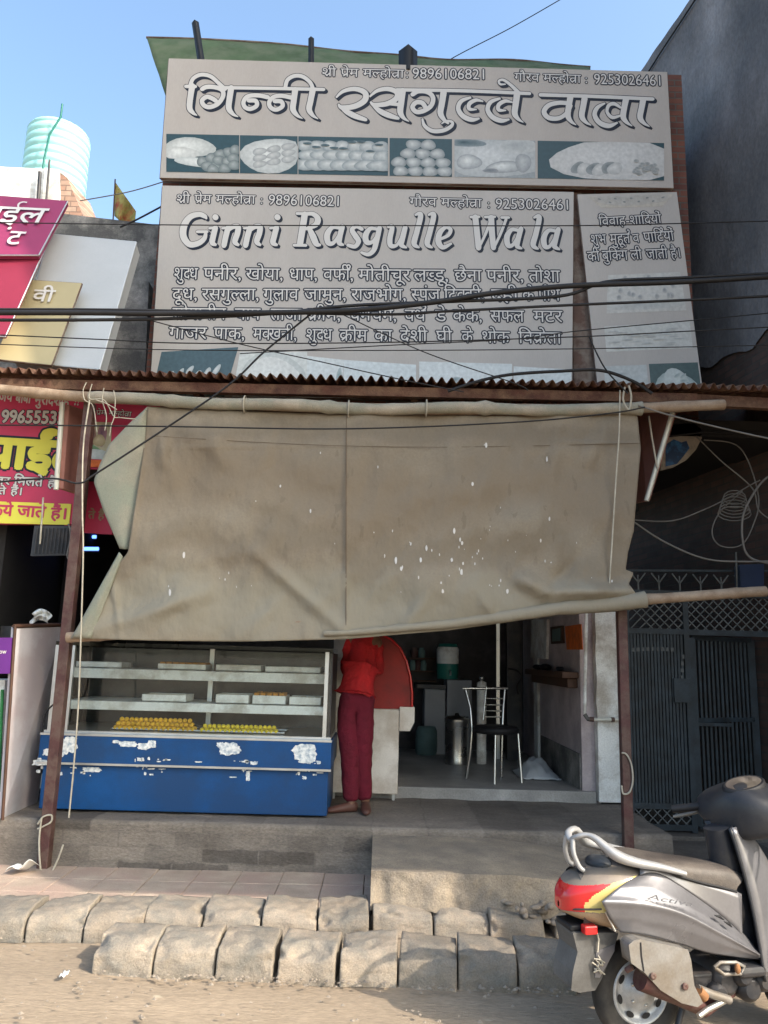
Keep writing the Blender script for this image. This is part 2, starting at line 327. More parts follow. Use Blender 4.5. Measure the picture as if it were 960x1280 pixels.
M['greyst'] = mat('grey_cabinet', (.25,.25,.26), .5, .12, 3)
M['orange'] = mat('orange_calendar', (.55,.13,.03), .6, .35, 14)
M['wood'] = mat('dark_wood', (.07,.035,.022), .6, .3, 6)
M['pinkboard'] = mat('faded_board', (.30,.13,.10), .7, .2, 5)
M['fluoro'] = mat('pale_edge', (.62,.60,.52), .5, .08, 6)
M['rubble'] = mat('rubble', (.30,.25,.2), .95, .25, 9, bump=1, fine=.3)
# ------------------------------------------------------------------ lettering: Devanagari is shaped here (matra order, half letters, reph)
_g = {}
def _raw(ch, off):
    c = bpy.data.curves.new('glyph', 'FONT'); c.body = ch; c.size = 1; c.offset = off; c.resolution_u = 3
    o = bpy.data.objects.new('glyph', c); C.objects.link(o); bpy.context.view_layer.update()
    me = o.evaluated_get(bpy.context.evaluated_depsgraph_get()).to_mesh()
    r = ([tuple(q.co) for q in me.vertices], [list(p.vertices) for p in me.polygons])
    bpy.data.objects.remove(o); bpy.data.curves.remove(c); return r
_bar = [None]
def glyph(ch, off=0.0):
    k = (ch, off)
    if k not in _g:
        if ch == ' ': _g[k] = ([], [], .30)
        else:
            if _bar[0] is None: _bar[0] = max(q[0] for q in _raw('|', 0)[0])
            vs, fs = _raw(ch, off)
            adv = .259 if ch == 'ि' else max(q[0] for q in _raw(ch+'|', 0)[0])-_bar[0]
            _g[k] = (vs, fs, adv)
    return _g[k]
HAL = '्'; CONS = set('कखगघचछजझटठडढणतथदधनपफबभमयरलवशषसह')
def half(ch, off):
    vs, fs, adv = glyph(ch, off); v0 = glyph(ch)[0]
    cut = adv*.60 if ch in 'कफ' else max(q[0] for q in v0 if q[1] < .03)-.085
    bm = bmesh.new(); bv = [bm.verts.new(q) for q in vs]
    for f in fs:
        try: bm.faces.new([bv[i] for i in f])
        except ValueError: pass
    bmesh.ops.bisect_plane(bm, geom=bm.verts[:]+bm.edges[:]+bm.faces[:], plane_co=(cut+off,0,0), plane_no=(1,0,0), clear_outer=True)
    bm.verts.index_update()
    r = ([tuple(q.co) for q in bm.verts], [[q.index for q in f.verts] for f in bm.faces], cut-.02); bm.free(); return r
def strip2(pts, wd):
    vs = []; n = len(pts)
    for i, (x, y) in enumerate(pts):
        ax, ay = pts[max(0,i-1)]; bx, by = pts[min(n-1,i+1)]; l = math.hypot(bx-ax, by-ay); nx, ny = -(by-ay)/l*wd/2, (bx-ax)/l*wd/2
        vs += [(x+nx, y+ny, 0), (x-nx, y-ny, 0)]
    return vs, [[2*i, 2*i+1, 2*i+3, 2*i+2] for i in range(n-1)]
def layout(txt, off):
    """list of (verts, faces) in em units, total width"""
    out = []; x = 0.0; i = 0
    def put(r, dx): out.append(([(q[0]+dx, q[1], 0) for q in r[0]], r[1]))
    while i < len(txt):
        ch = txt[i]
        if ch not in CONS:
            r = glyph(ch, off); put(r, x); x += r[2]; i += 1; continue
        cl = [ch]; i += 1
        while i+1 < len(txt) and txt[i] == HAL and txt[i+1] in CONS: cl.append(txt[i+1]); i += 2
        mt = ''
        while i < len(txt) and (0x0900 <= ord(txt[i]) <= 0x0903 or 0x093A <= ord(txt[i]) <= 0x094C): mt += txt[i]; i += 1
        reph = len(cl) > 1 and cl[0] == 'र'
        if reph: cl = cl[1:]
        rak = len(cl) > 1 and cl[-1] == 'र'
        if rak: cl = cl[:-1]
        if 'ि' in mt: r = glyph('ि', off); put(r, x); x += r[2]
        for k, c in enumerate(cl):
            if k < len(cl)-1: r = half(c, off); put(r, x); x += r[2]
            else:
                r = glyph(c, off); put(r, x)
                if rak:
                    sx = x+max(q[0] for q in glyph(c)[0] if q[1] < .03)-.04
                    put(strip2([(sx, .26), (sx-.12, .15), (sx-.26, .04)], .085+2*off), 0)
                x += r[2]
        for c in mt:
            if c == 'ि': continue
            r = glyph(c, off); put(r, x); x += r[2]
        if reph: put(strip2([(x-.15, .60), (x-.02, .68), (x+.01, .78), (x-.07, .86), (x-.18, .83)], .085+2*off), 0)
    return out, x
def put_ring(mb, txt, a, b, hpx, d, rad, lift):
    """outline: the plain letters set eight times round a small circle"""
    A, B = P(*a, d), P(*b, d); ux = B-A; W_ = ux.length; ux = ux/W_
    up = (P(a[0], a[1]-hpx, d)-A); up = up-ux*up.dot(ux); H = up.length; up = up/H
    parts, wid = layout(txt, 0); sx = W_/wid; sy = H/.62
    for j in range(8):
        e = ux*(cos(j*pi/4)*rad*sy)+up*(sin(j*pi/4)*rad*sy)
        for k, (vs, fs) in enumerate(parts):
            o = A+e+V((0,-1,0))*(lift*.4+.0002*(k % 3)+.00002*j); mb.add([o+ux*(q[0]*sx)+up*(q[1]*sy) for q in vs], fs)
def put_text(mb, txt, a, b, hpx, d, off, lift, m=0, wmax=None):
    """a, b: photo pixels of the two ends of the baseline, hpx: body height in px"""
    A, B = P(*a, d), P(*b, d); ux = B-A; W = ux.length; ux = ux/W
    up = (P(a[0], a[1]-hpx, d)-A); up = up-ux*up.dot(ux); H = up.length; up = up/H
    parts, wid = layout(txt, off); sx = W/wid; sy = H/.62
    for k, (vs, fs) in enumerate(parts):
        o = A+V((0,-1,0))*(lift*.4+.0002*(k % 3))
        mb.add([o+ux*(q[0]*sx)+up*(q[1]*sy) for q in vs], fs, m)
def text_pair(parent, items, d, face, ink, lift=.004, off_i=.05, off_f=.012, nm='lettering'):
    for (t, a, b, h) in items:       # each word is a part, its dark outline a sub-part
        f_ = MB()
        if off_f > .005: put_ring(f_, t, a, b, h, d, off_f, lift+.003)
        put_text(f_, t, a, b, h, d, 0, lift+.0045); fo = build(nm, f_, face, parent)
        if off_i is not None: o_ = MB(); put_ring(o_, t, a, b, h, d, off_i, lift); build('outline', o_, ink, fo)
def spline(pts, n=9):
    out = []; k = len(pts)
    for i in range(k-1):
        p0, p1, p2, p3 = (pts[max(0,i-1)], pts[i], pts[i+1], pts[min(k-1,i+2)])
        for j in range(n):
            t = j/n; out.append(tuple(.5*((2*b)+(-a+c)*t+(2*a-5*b+4*c-e)*t*t+(-a+3*b-3*c+e)*t**3) for a, b, c, e in zip(p0, p1, p2, p3)))
    out.append(tuple(pts[-1])); return out
def brush(mb, strokes, d, grow, lift, shift=(0,0), m=0):
    """hand-lettered strokes [(x, y, width)...] in photo px laid on the plane y=d"""
    for k, st in enumerate(strokes):
        q = spline(st) if len(st) > 2 else [tuple(a+(b-a)*t/6 for a, b in zip(*st)) for t in range(7)]
        n = len(q); L, Rr = [], []
        for i, (x, y, wd) in enumerate(q):
            ax, ay, _ = q[max(0,i-1)]; bx, by, _ = q[min(n-1,i+1)]; l = math.hypot(bx-ax, by-ay) or 1
            nx, ny = -(by-ay)/l, (bx-ax)/l; h = wd/2+grow; e = 0
            if i == 0: e = -grow
            if i == n-1: e = grow
            x += e*(bx-ax)/l; y += e*(by-ay)/l
            li = lift*.4+.0005*i/n+.00002*k
            for s, lst in ((1, L), (-1, Rr)):
                q3 = P(x+nx*h*s+shift[0], y+ny*h*s+shift[1], d); q3.y -= li; lst.append(q3)
        mb.add(L+Rr, [[i, i+1, n+i+1, n+i] for i in range(n-1)], m)
        for (ci, sg) in ((0, -1), (n-1, 1)):     # round caps
            x, y, wd = q[ci]; h = wd/2+grow
            if wd < 3: continue
            li = lift*.4+.0005*ci/n+.00001+.00002*k
            ring = []
            for a in range(14):
                q3 = P(x+cos(2*pi*a/14)*h*.92+shift[0], y+sin(2*pi*a/14)*h*.92+shift[1], d); q3.y -= li+.0001; ring.append(q3)
            mb.add(ring, [list(range(14))], m)
def zoomst(strokes, s, ox, oy): return [[(x/s+ox, y/s+oy, w_/s) for (x, y, w_) in st] for st in strokes]
def W(pts, w_): return [(x, y, w_) for x, y in pts]
def picture(parent, rect, d, bg, blobs, lift=.003, nm='picture'):
    """printed photo: px quad (four corners), blobs (cx, cy, rx, ry, centre colour, rim colour[, angle]) in 0..1 of the quad"""
    mb = MB(); a, b, c, e = rect
    def at(u, v, l): 
        x = (a[0]*(1-u)+b[0]*u)*(1-v)+(e[0]*(1-u)+c[0]*u)*v; y = (a[1]*(1-u)+b[1]*u)*(1-v)+(e[1]*(1-u)+c[1]*u)*v
        q = P(x, y, d); q.y -= l; return q
    mb.add([at(0,0,lift), at(0,1,lift), at(1,1,lift), at(1,0,lift)], [[0,1,2,3]], 0, False, bg)
    for k, bl in enumerate(blobs):
        cx, cy, rx, ry, c1, c2 = bl[:6]; an = bl[6] if len(bl) > 6 else 0; n = 18; l = lift+.0012+.00025*k
        def pt(r_, t):
            jx = 1+.06*sin(3*t+cx*40); x = rx*r_*jx*cos(t); y = ry*r_*jx*sin(t)
            return at(min(1, max(0, cx+x*cos(an)-y*sin(an)*.5)), min(1, max(0, cy+x*sin(an)+y*cos(an))), l)
        vs = [pt(1, 2*pi*i/n) for i in range(n)]+[at(min(1,max(0,cx-rx*.2)), min(1,max(0,cy-ry*.25)), l)]
        for i in range(n): mb.add([vs[i], vs[(i+1) % n], vs[n]], [[0,2,1]], 0, False, (c2, c1, c2))
    return build(nm, mb, M['print'], parent)
def slab(pts, d, th, m=0):
    mb = MB(); q = [P(x, y, d) for x, y in pts]; mb.prism(q, (0, th, 0), m); return mb
def cable(name, pts, d, r, mt, label, cat='cable', group=None, sm=10):
    q = [P(p_[0], p_[1], p_[2] if len(p_) > 2 else d) for p_ in pts]
    q = [V(t) for t in spline([tuple(t) for t in q], sm)] if len(q) > 2 else q
    mb = MB(); mb.tube(q, r, 6); o = build(name, mb, mt); return tag(o, label, cat, group)

# ------------------------------------------------------------------ the setting: ground, pavement, platform
mb = MB()
def gfn(u, v):
    x = -30+60*u; y = -12+26*v; z = .018*noise.noise(V((x*.8, y*.8, 0)))+.006*noise.noise(V((x*4, y*4, 3)))-.03
    return V((x, y, z))
mb.grid(gfn, 180, 110); kind(build('road', mb, M['road'], origin=(0,0,0)))
mb = MB(); mb.box((-400,14,-.3), (400,900,-.08)); mb.box((-400,-400,-.3), (400,-12,-.08)); mb.box((-400,-12,-.3), (-30,14,-.08)); mb.box((30,-12,-.3), (400,14,-.08)); kind(build('ground', mb, M['road'], origin=(0,0,0)))
PLZ, FLZ, PD, FD = .36, .46, 6.15, 7.6
# narrow pavement of cement tiles between kerb and platform
mb = MB(); k = 0
xs = -4.6
while xs < .1:
    wd = .29+.02*random.random(); z = .03+.006*random.random()
    for y0, y1 in ((5.22,5.52),(5.53,5.84),(5.85,6.17)): mb.box((xs, y0, -.05), (xs+wd, y1, z+.004*random.random()))
    xs += wd+.003
kind(build('pavement', mb, M['paver'], bevel=.006))
# dirt drift on the right, towards the gate
mb = MB(); mb.box((2.0, 5.4, -.1), (6, 9.5, .12)); kind(build('path', mb, M['conc']))
xr = PZ(842, 1046, PLZ).x
def rough_slab(name, x0, x1, y0, y1, z0, z1, mt, nx, nz, amp, seed):
    """cast concrete mass with an uneven front and top"""
    mb = MB(); rr = lambda x, y, z, f: noise.noise(V((x*f+seed, y*f, z*f)))*amp
    mb.grid(lambda u, v: V((x0+(x1-x0)*u, y0+rr(x0+(x1-x0)*u, 0, z0+(z1-z0)*v, 3)+rr(x0+(x1-x0)*u, 9, z0+(z1-z0)*v, 11)*.5, z0+(z1-z0)*v)), nx, nz)
    mb.grid(lambda u, v: V((x0+(x1-x0)*u, (y0+(rr(x0+(x1-x0)*u, 0, z1, 3)+rr(x0+(x1-x0)*u, 9, z1, 11)*.5)*(1-v))*(1-v)+y1*v, z1+(rr(x0+(x1-x0)*u, y0+(y1-y0)*v, 5, 4)*.5 if v > 0 else 0))), nx, 16)
    for x in (x0, x1): mb.poly([(x,y0,z0),(x,y1,z0),(x,y1,z1),(x,y0,z1)])
    return build(name, mb, mt, weld=True)
pl = kind(rough_slab('platform', -5.2, xr, PD, 7.45, -.1, PLZ, M['conc'], 160, 16, .022, 2))
# three thin ghost courses of old plaster on the platform face read as real relief
mb = MB(); mb.box((-2.9, 7.45, .1), (2.02, 10.6, FLZ)); kind(build('floor', mb, M['floor'], bevel=.01))

st = thing('concrete_step', 'broken concrete step block against the shop platform, crumbling along its lower edge', 'step', (1.0, 5.2, 0))
x0s, x1s = P(464, 1090, 5.2).x, P(745, 1100, 5.2).x
mb = MB()
def stf(u, v):
    x = x0s+(x1s-x0s)*u; z = .085+.215*v; e = .05*max(0, noise.noise(V((x*9, 1, 4))))*(1-v)
    drop = -.05*max(0, (u-.62)/.38)
    return V((x, 5.2+.02*noise.noise(V((x*4, z*6, 0)))+.012*noise.noise(V((x*15, z*15, 0)))-.05*(1-v)+e, z+drop+.02*noise.noise(V((x*13, 2, 0)))*(1-v)))
mb.grid(stf, 110, 12)
mb.grid(lambda u, v: (stf(u,1) if v == 0 else V((stf(u,1).x, 5.2+.94*v, stf(u,1).z+.015*v))), 110, 8)
mb.poly([(x0s,5.15,.0),(x0s,6.14,.0),(x0s,6.14,.3),(x0s,5.2,.3)]); mb.poly([(x1s,5.15,.0),(x1s,6.14,.0),(x1s,6.14,.25),(x1s,5.2,.25)])
build('block', mb, M['step'], st)
mb = MB()
for i in range(60):
    x = x0s+(x1s-x0s)*random.uniform(.55, 1); mb.ball((x, 5.12+random.uniform(-.05,.1), .06+random.random()*.1), (random.uniform(.01,.035), .02, random.uniform(.008,.022)), 7, 5)
o = kind(build('rubble', mb, M['rubble'], st), 'stuff')

# ------------------------------------------------------------------ kerb stones, each its own
def kerb(xa, ya, xb, yb, depth, h, seed, label, group, skew=0, endcap=True):
    """rounded cast stone from front-left (xa,ya) to front-right (xb,yb)"""
    mb = MB(); prof = [(0,-.06),(0,0),(.006,.25),(.02,.5),(.05,.71),(.11,.86),(.21,.95),(.36,.99),(.58,1.0),(.82,1.0),(.98,.96),(1.0,-.06)]
    A, B = V((xa,ya,-.02)), V((xb,yb,-.02)); ux = (B-A); n = ux.normalized(); dp = V((-n.y, n.x, 0))
    rs = random.Random(seed); tw = rs.uniform(-.03,.03); yaw = rs.uniform(-.014,.014); chips = [(rs.choice((0,1,rs.random())), rs.uniform(.25,.7), rs.uniform(.03,.075), rs.uniform(.012,.035)) for _ in range(rs.choice((1,2,3,3)))]; A.y += yaw; B.y -= yaw; ux = B-A
    def f(u, v):
        t = v*(len(prof)-1); i = min(int(t), len(prof)-2); fr = t-i
        py = prof[i][0]*(1-fr)+prof[i+1][0]*fr; pz = prof[i][1]*(1-fr)+prof[i+1][1]*fr
        q = A+ux*u+dp*(py*depth)+V((0,0,pz*h))
        u = .5-.5*cos(pi*u) if 0 < u < 1 else u; q = A+ux*u+dp*(py*depth)+V((0,0,pz*h)); e = min(u, 1-u)*ux.length; rnd = max(0, 1-e/.009)
        q += (dp*.007-V((0,0,.007)))*(rnd*rnd if .02 < v < .98 else 0)
        k = noise.noise(q*5+V((seed,0,0)))*.014+noise.noise(q*18+V((seed,3,0)))*.009+noise.noise(q*45+V((seed,3,0)))*.004
        q.z += k*(1 if pz > 0 else 0)+tw*(u-.5)*pz; 
        for cu, cv, cr_, cdp in chips:
            dd = math.hypot((u-cu)*ux.length, (v-cv)*.42)+.02*noise.noise(q*25)
            if dd < cr_: q += (dp*.8-V((0,0,.7)))*cdp*(1-(dd/cr_)**2)
        q += dp*(noise.noise(q*6+V((0,seed,0)))*.012-noise.noise(q*22)*.007-noise.noise(q*50)*.003); return q
    mb.grid(f, 26, 44)
    for u in (0, 1): mb.add([f(u, j/44) for j in range(45)], [list(range(45))])
    o = build('kerb_stone', mb, M['kerb'])
    return tag(o, label, 'kerb stone', group)
ordn = ['first', 'second', 'third', 'fourth', 'fifth', 'sixth', 'seventh', 'eighth', 'ninth', 'tenth', 'eleventh', 'twelfth']
fx = [112,190,268,345,423,497,572,648,722]
ln = lambda x: 1212.5+(x-112)*(1236-1212.5)/(722-112)
look = ['open end at the road', 'sunlit', 'sunlit, pitted grey face', 'sunlit, clean square face', 'sunlit', 'half in the scooter shadow', 'in the scooter shadow', 'beside the scooter mudflap']
for i in range(8):
    g = .006+.006*random.random()
    a = PZ(fx[i]+1.2, ln(fx[i]), 0); b = PZ(fx[i+1]-1.2-(4 if i in (2,3) else 0), ln(fx[i+1])+random.uniform(-1,1.5), 0)
    kerb(a.x, a.y, b.x, b.y, .30, .165, i*3.7, 'rounded concrete kerb stone, %s from left in the front row, %s' % (ordn[i], look[i]), 'kerb stones in the front row')
sx_ = [-62,30,103,177,250,325,396,462]; look2 = ['cut by the left photo edge','','with a pale seam','with a grey face','flaking pale face','pitted','with a rust stain','next to the step block']
look2[1] = 'behind the thin rope'
for i in range(7):
    a = PZ(sx_[i]+1, 1171+.012*sx_[i]-(3 if i > 2 else 0), 0); b = PZ(sx_[i+1]-1.5, 1171+.012*sx_[i+1]-(3 if i > 2 else 0), 0)
    kerb(a.x, a.y, b.x, b.y, .38, .145, 40+i*2.9, 'worn kerb stone, %s from left in the back row, %s' % (ordn[i], look2[i]), 'kerb stones in the back row')
sx3 = [(466,541,1166),(543,612,1166),(614,682,1170),(694,742,1166)]
look3 = ['directly under the left half of the step block', 'under the middle of the step block', 'under the right part of the step block', 'tilted among rubble behind the scooter tail']
for i, (a_, b_, y_) in enumerate(sx3):
    a = PZ(a_, y_, 0); b = PZ(b_, y_+1, 0); kerb(a.x, a.y, b.x, b.y, .34, .13, 80+i*3.1, 'low back-row kerb stone %s' % look3[i], 'kerb stones in the back row')

# ------------------------------------------------------------------ shop building
xl, xrw = P(197, 300, FD).x, P(857, 200, FD).x
ztop = P(500, 84, FD).z; zaw = 4.35
shop = thing('shop_building', 'narrow brick sweet shop building with open front and mauve side wall', 'building', (0, FD, PLZ))
xm = P(797, 620, FD).x; mb = MB(); mb.box((xl, FD, 3.98), (xrw, FD+.23, ztop)); mb.box((xl, FD+.001, 3.2), (xm, FD+.229, 3.979)); build('front_wall', mb, M['brickx'], shop)
mb = MB(); mb.box((xl, FD+.24, 3.32), (xl+.22, 11, ztop-.3)); mb.box((xrw-.22, FD+.24, 3.98), (xrw, 11, ztop-.3)); build('side_wall', mb, M['oldwall'], shop)
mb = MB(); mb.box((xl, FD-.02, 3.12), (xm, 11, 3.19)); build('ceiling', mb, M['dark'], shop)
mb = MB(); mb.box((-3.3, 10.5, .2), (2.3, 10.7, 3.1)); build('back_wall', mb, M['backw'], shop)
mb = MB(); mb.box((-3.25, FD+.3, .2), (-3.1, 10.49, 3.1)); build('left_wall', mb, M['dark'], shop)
XW = 1.9
mb = MB(); mb.box((XW, 7.5, .35), (XW+.17, 10.49, 3.1)); build('interior_wall', mb, M['wallm'], shop)
mb = MB(); mb.box((XW-.018, 7.52, .42), (XW-.001, 9.3, .78)); build('skirting', mb, M['oldwall'], shop)
pw0, pw1 = P(746, 900, 7.42).x, P(777, 900, 7.42).x
mb = MB()
mb.grid(lambda u, v: V((pw0+(pw1-pw0)*u+.012*noise.noise(V((u*2, v*14, 5)))*(1 if u in (0,1) else 0), 7.40+.006*noise.noise(V((u*5, v*20, 1))), .38+2.8*v)), 6, 60)
mb.grid(lambda u, v: V((pw0, 7.40+.3*u, .38+2.8*v)), 2, 2); mb.grid(lambda u, v: V((pw1, 7.40+.3*u, .38+2.8*v)), 2, 2)
build('pillar', mb, M['wallw'], shop)
mb = MB(); mb.box((XW-.03, 9.4, FLZ), (XW+.16, 9.62, 3.1)); build('inner_pillar', mb, M['wallw'], shop)
a = P(640, 840, 10); mb = MB(); mb.box((1.55, 9.63, FLZ), (1.72, 9.75, 3.1)); build('door_frame', mb, M['silverd'], shop)
mb = MB(); mb.box((P(622,800,9.7).x-.02, 9.66, FLZ), (P(622,800,9.7).x+.02, 9.70, 3.05)); build('door_post', mb, M['steel'], shop)
mb = MB(); mb.box((XW-.16, 7.55, 1.47), (XW-.002, 9.5, 1.53)); mb.box((XW-.10, 7.60, 1.38), (XW-.002, 9.4, 1.468)); build('ledge', mb, M['wood'], shop, bevel=.008)
# alley beyond: gate closes it, a low slab roofs it
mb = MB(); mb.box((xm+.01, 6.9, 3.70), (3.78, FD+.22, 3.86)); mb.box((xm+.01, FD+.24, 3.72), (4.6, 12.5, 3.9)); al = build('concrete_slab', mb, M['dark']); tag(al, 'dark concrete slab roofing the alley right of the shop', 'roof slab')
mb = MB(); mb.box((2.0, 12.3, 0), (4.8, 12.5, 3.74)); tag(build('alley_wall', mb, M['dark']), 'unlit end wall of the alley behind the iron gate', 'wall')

# ------------------------------------------------------------------ tall building on the right
tb = thing('tall_building', 'tall grey plastered building with bare brick lower wall along the alley', 'building', (4.2, 6, 0))
def wx(d): return 3.72+(7.4-d)*.176
def PW(px, py):
    r = ray(px, py); t = (3.72+7.4*.176)/(r.x+.176*r.y); return r*t+V((0,0,CAMZ))
_a, _b = PW(882, 470), PW(960, 404)
def PWZ(d): return _a.z+(_b.z-_a.z)*max(-.6, min(1.6, (d-_a.y)/(_b.y-_a.y)))
d0, d1, zt = 2.85, 11.8, 9.62
mb = MB()
mb.grid(lambda u, v: V((wx(d0+(d1-d0)*u)-.02+.012*noise.noise(V((u*30, v*20, 2))), d0+(d1-d0)*u, (PWZ(d0+(d1-d0)*u)+.30*noise.noise(V((u*9, 0, 0)))+.14*noise.noise(V((u*30, 1, 0))))*(1-v)+zt*v)), 90, 60)
build('plaster_face', mb, M['plaster'], tb)
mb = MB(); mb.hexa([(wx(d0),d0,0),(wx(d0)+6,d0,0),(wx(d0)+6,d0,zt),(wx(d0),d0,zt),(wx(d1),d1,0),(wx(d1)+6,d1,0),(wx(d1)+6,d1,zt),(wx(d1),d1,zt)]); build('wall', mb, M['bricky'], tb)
mb = MB(); mb.hexa([(wx(d0)-.0,1.0,zt+.01),(wx(d0)+6,1.0,zt+.01),(wx(d0)+6,1.0,16),(wx(d0),1.0,16),(wx(8.0),8.0,zt+.01),(wx(8.0)+6,8.0,zt+.01),(wx(8.0)+6,8.0,16),(wx(8.0),8.0,16)]); build('shade_block', mb, M['plaster'], tb)  # unseen upper mass, added to keep the sun off the shop front
mb = MB(); [mb.box((wx(d0),ya_,za_),(wx(d0)+6,d0-.01,zb_)) for ya_, za_, zb_ in ((2.4,3.35,4.55),(2.0,4.56,5.95),(1.05,5.96,zt))]; build('shade_steps', mb, M['plaster'], tb)  # unseen stepped blocks, added to shape the shadow edge along the platform
mb = MB(); mb.tube([V((wx(d)-.05, d, zt-.25+.1*sin(d))) for d in (7.2,8,8.8,9.6,10.4,11.2)], .012, 6); build('roof_cable', mb, M['wire'], tb)

# ------------------------------------------------------------------ tin awning
aw = thing('tin_awning', 'rusty corrugated tin awning on brown iron posts across the shop front', 'awning', (0, 6.1, PLZ))
eL, eR = P(-40, 466, 6.0), P(868, 487, 6.0)
mb = MB(); nc = 95
def awf(u, v):
    x = eL.x-.5+(eR.x+1.35-eL.x+.5)*u; t = (x-eL.x)/(eR.x-eL.x); z = eL.z+(eR.z-eL.z)*t+.006*noise.noise(V((x*2,0,0)))
    ph = u*nc*pi*2; return V((x, 5.97+1.62*v+.02*noise.noise(V((x*3, 7, 0)))*(1-v), z+.40*v+.026*sin(ph)+.02))
mb.grid(awf, nc*8, 3); build('corrugated_sheet', mb, M['rust'], aw, solid=.003)
mb = MB(); q0, q1 = P(-40, 477, 6.03), P(872, 497, 6.03); mb.hexa([q0+V((0,0,-.045)), q1+V((0,0,-.045)), q1+V((0,0,.035)), q0+V((0,0,.035)), q0+V((0,.06,-.045)), q1+V((0,.06,-.045)), q1+V((0,.06,.035)), q0+V((0,.06,.035))]); build('beam', mb, M['rust'], aw)
mb = MB(); q0, q1 = P(872, 497, 6.06), P(985, 503, 6.06); mb.hexa([q0+V((0,0,-.06)), q1+V((0,0,-.06)), q1+V((0,0,.03)), q0+V((0,0,.03)), q0+V((0,.06,-.06)), q1+V((0,.06,-.06)), q1+V((0,.06,.03)), q0+V((0,.06,.03))]); build('end_beam', mb, M['rust'], aw)
for (pb, pt_, r_, z0) in (((59,1040),(110,560),.040,-.03), ((785,1052),(776,690),.036,.15)):
    b_ = P(pb[0], pb[1], 6.10); mb = MB(); top = 3.6
    mb.box((b_.x-r_, 6.1-r_, z0), (b_.x+r_, 6.1+r_, top)); build('post', mb, M['pole'], aw, bevel=.006)
for xx in (-1.6, 0.2, 1.7):
    mb = MB(); mb.box((xx, 6.12, 3.70), (xx+.05, 7.58, 3.76)); build('rafter', mb, M['rust'], aw)
# ------------------------------------------------------------------ signboards of the shop
SD = 7.42
def board(name, label, pts, d, th, mt, edge=.02, cat='signboard'):
    c = P(sum(p[0] for p in pts)/4, max(p[1] for p in pts), d)
    t = thing(name, label, cat, c)
    build('panel', slab(pts, d, th), mt, t)
    mb = MB()
    for i in range(4):
        a, b = P(*pts[i], d), P(*pts[(i+1) % 4], d)
        mb.tube([a+V((0,.02,0)), b+V((0,.02,0))], edge, 4)
    build('frame', mb, M['signedge'], t); return t
s1 = board('signboard', 'upper cream shop signboard with Hindi headline and a strip of food pictures', [(211,73),(834,90),(842,235),(200,222)], SD, .06, M['sign'], .012)
h1 = zoomst([
 [(133,165,34),(124,215,33),(118,282,32),(138,312,20),(160,326,5)], W([(122,160),(138,124),(180,103),(232,112),(275,148),(312,182)],22), W([(97,167),(150,168)],20),
 W([(262,246),(240,232),(212,224),(186,244),(196,270),(228,280),(272,262),(300,222),(296,188),(258,172),(212,170),(186,182)],25),
 [(345,175,34),(336,235,33),(332,285,32),(355,318,20),(384,333,5)], W([(305,174),(580,178),(850,184)],19),
 W([(545,226),(490,216),(435,222),(412,252),(420,280),(450,290),(484,272),(478,246),(440,244)],24),
 W([(680,230),(620,218),(575,226),(552,254),(560,282),(590,294),(624,276),(618,250),(582,248)],24),
 [(694,185,34),(686,245,33),(682,292,32),(705,325,20),(735,343,5)], [(790,185,34),(778,245,33),(770,292,32),(790,325,20),(820,345,5)],
 W([(640,172),(652,132),(690,110),(735,114),(775,145),(792,184)],22)], 4.364, 210, 70)
n1 = len(h1)
h1 += zoomst([
 [(68,180,8),(100,152,16),(150,142,20),(192,158,24),(192,190,26),(150,216,24),(95,222,20),(78,206,8)], [(80,212,8),(112,238,22),(150,258,24),(196,274,16)],
 [(212,176,8),(245,150,16),(290,142,20),(328,156,22),(326,184,24),(285,206,22),(232,210,18),(216,196,8)], [(220,206,8),(255,236,22),(295,255,24),(335,268,14)],
 W([(300,205),(345,210)],16), [(354,150,28),(348,200,27),(344,240,26),(358,266,16),(382,282,4)], W([(328,146),(610,150),(898,162)],15),
 W([(452,222),(438,202),(412,200),(396,220),(412,240),(444,236),(476,214),(484,180),(462,156),(422,152),(396,166)],20),
 [(530,155,28),(522,205,27),(516,245,26),(530,272,18),(552,292,8)], [(438,268,8),(448,300,16),(482,322,18),(528,320,18),(562,302,16),(566,284,12),(540,280,10),(520,292,6)],
 [(700,196,6),(668,190,16),(640,206,18),(640,228,16),(672,230,6)], [(648,178,10),(606,194,18),(592,226,20),(612,258,22),(650,274,20),(684,268,8)],
 [(826,200,6),(794,194,16),(766,210,18),(766,232,16),(798,234,6)], [(774,182,10),(732,198,18),(718,230,20),(738,262,22),(776,278,20),(812,272,8)],
 [(845,160,28),(838,210,27),(834,246,26),(848,270,16),(872,286,4)], [(850,158,18),(818,126,14),(786,104,12),(766,108,10),(772,122,10),(796,122,6)]], 3.4286, 400, 70)
n2 = len(h1)
h1 += zoomst([
 W([(153,213),(460,222),(768,236)],20), [(318,262,22),(260,256,24),(200,270,26),(174,306,28),(200,338,26),(256,340,24),(300,310,22),(322,272,18)],
 [(318,225,34),(310,270,33),(304,325,32),(322,358,20),(350,378,5)], [(396,230,34),(388,275,33),(380,328,32),(400,360,20),(432,380,5)],
 [(508,258,10),(466,282,22),(450,322,26),(476,364,28),(528,382,26),(576,364,10)], [(590,282,14),(558,262,20),(528,270,20),(518,306,18),(546,336,20),(592,326,12)],
 [(622,235,34),(612,280,33),(606,332,32),(626,364,20),(656,384,5)], [(715,240,34),(706,285,33),(698,336,32),(718,366,20),(750,387,5)]], 4.364, 640, 70)
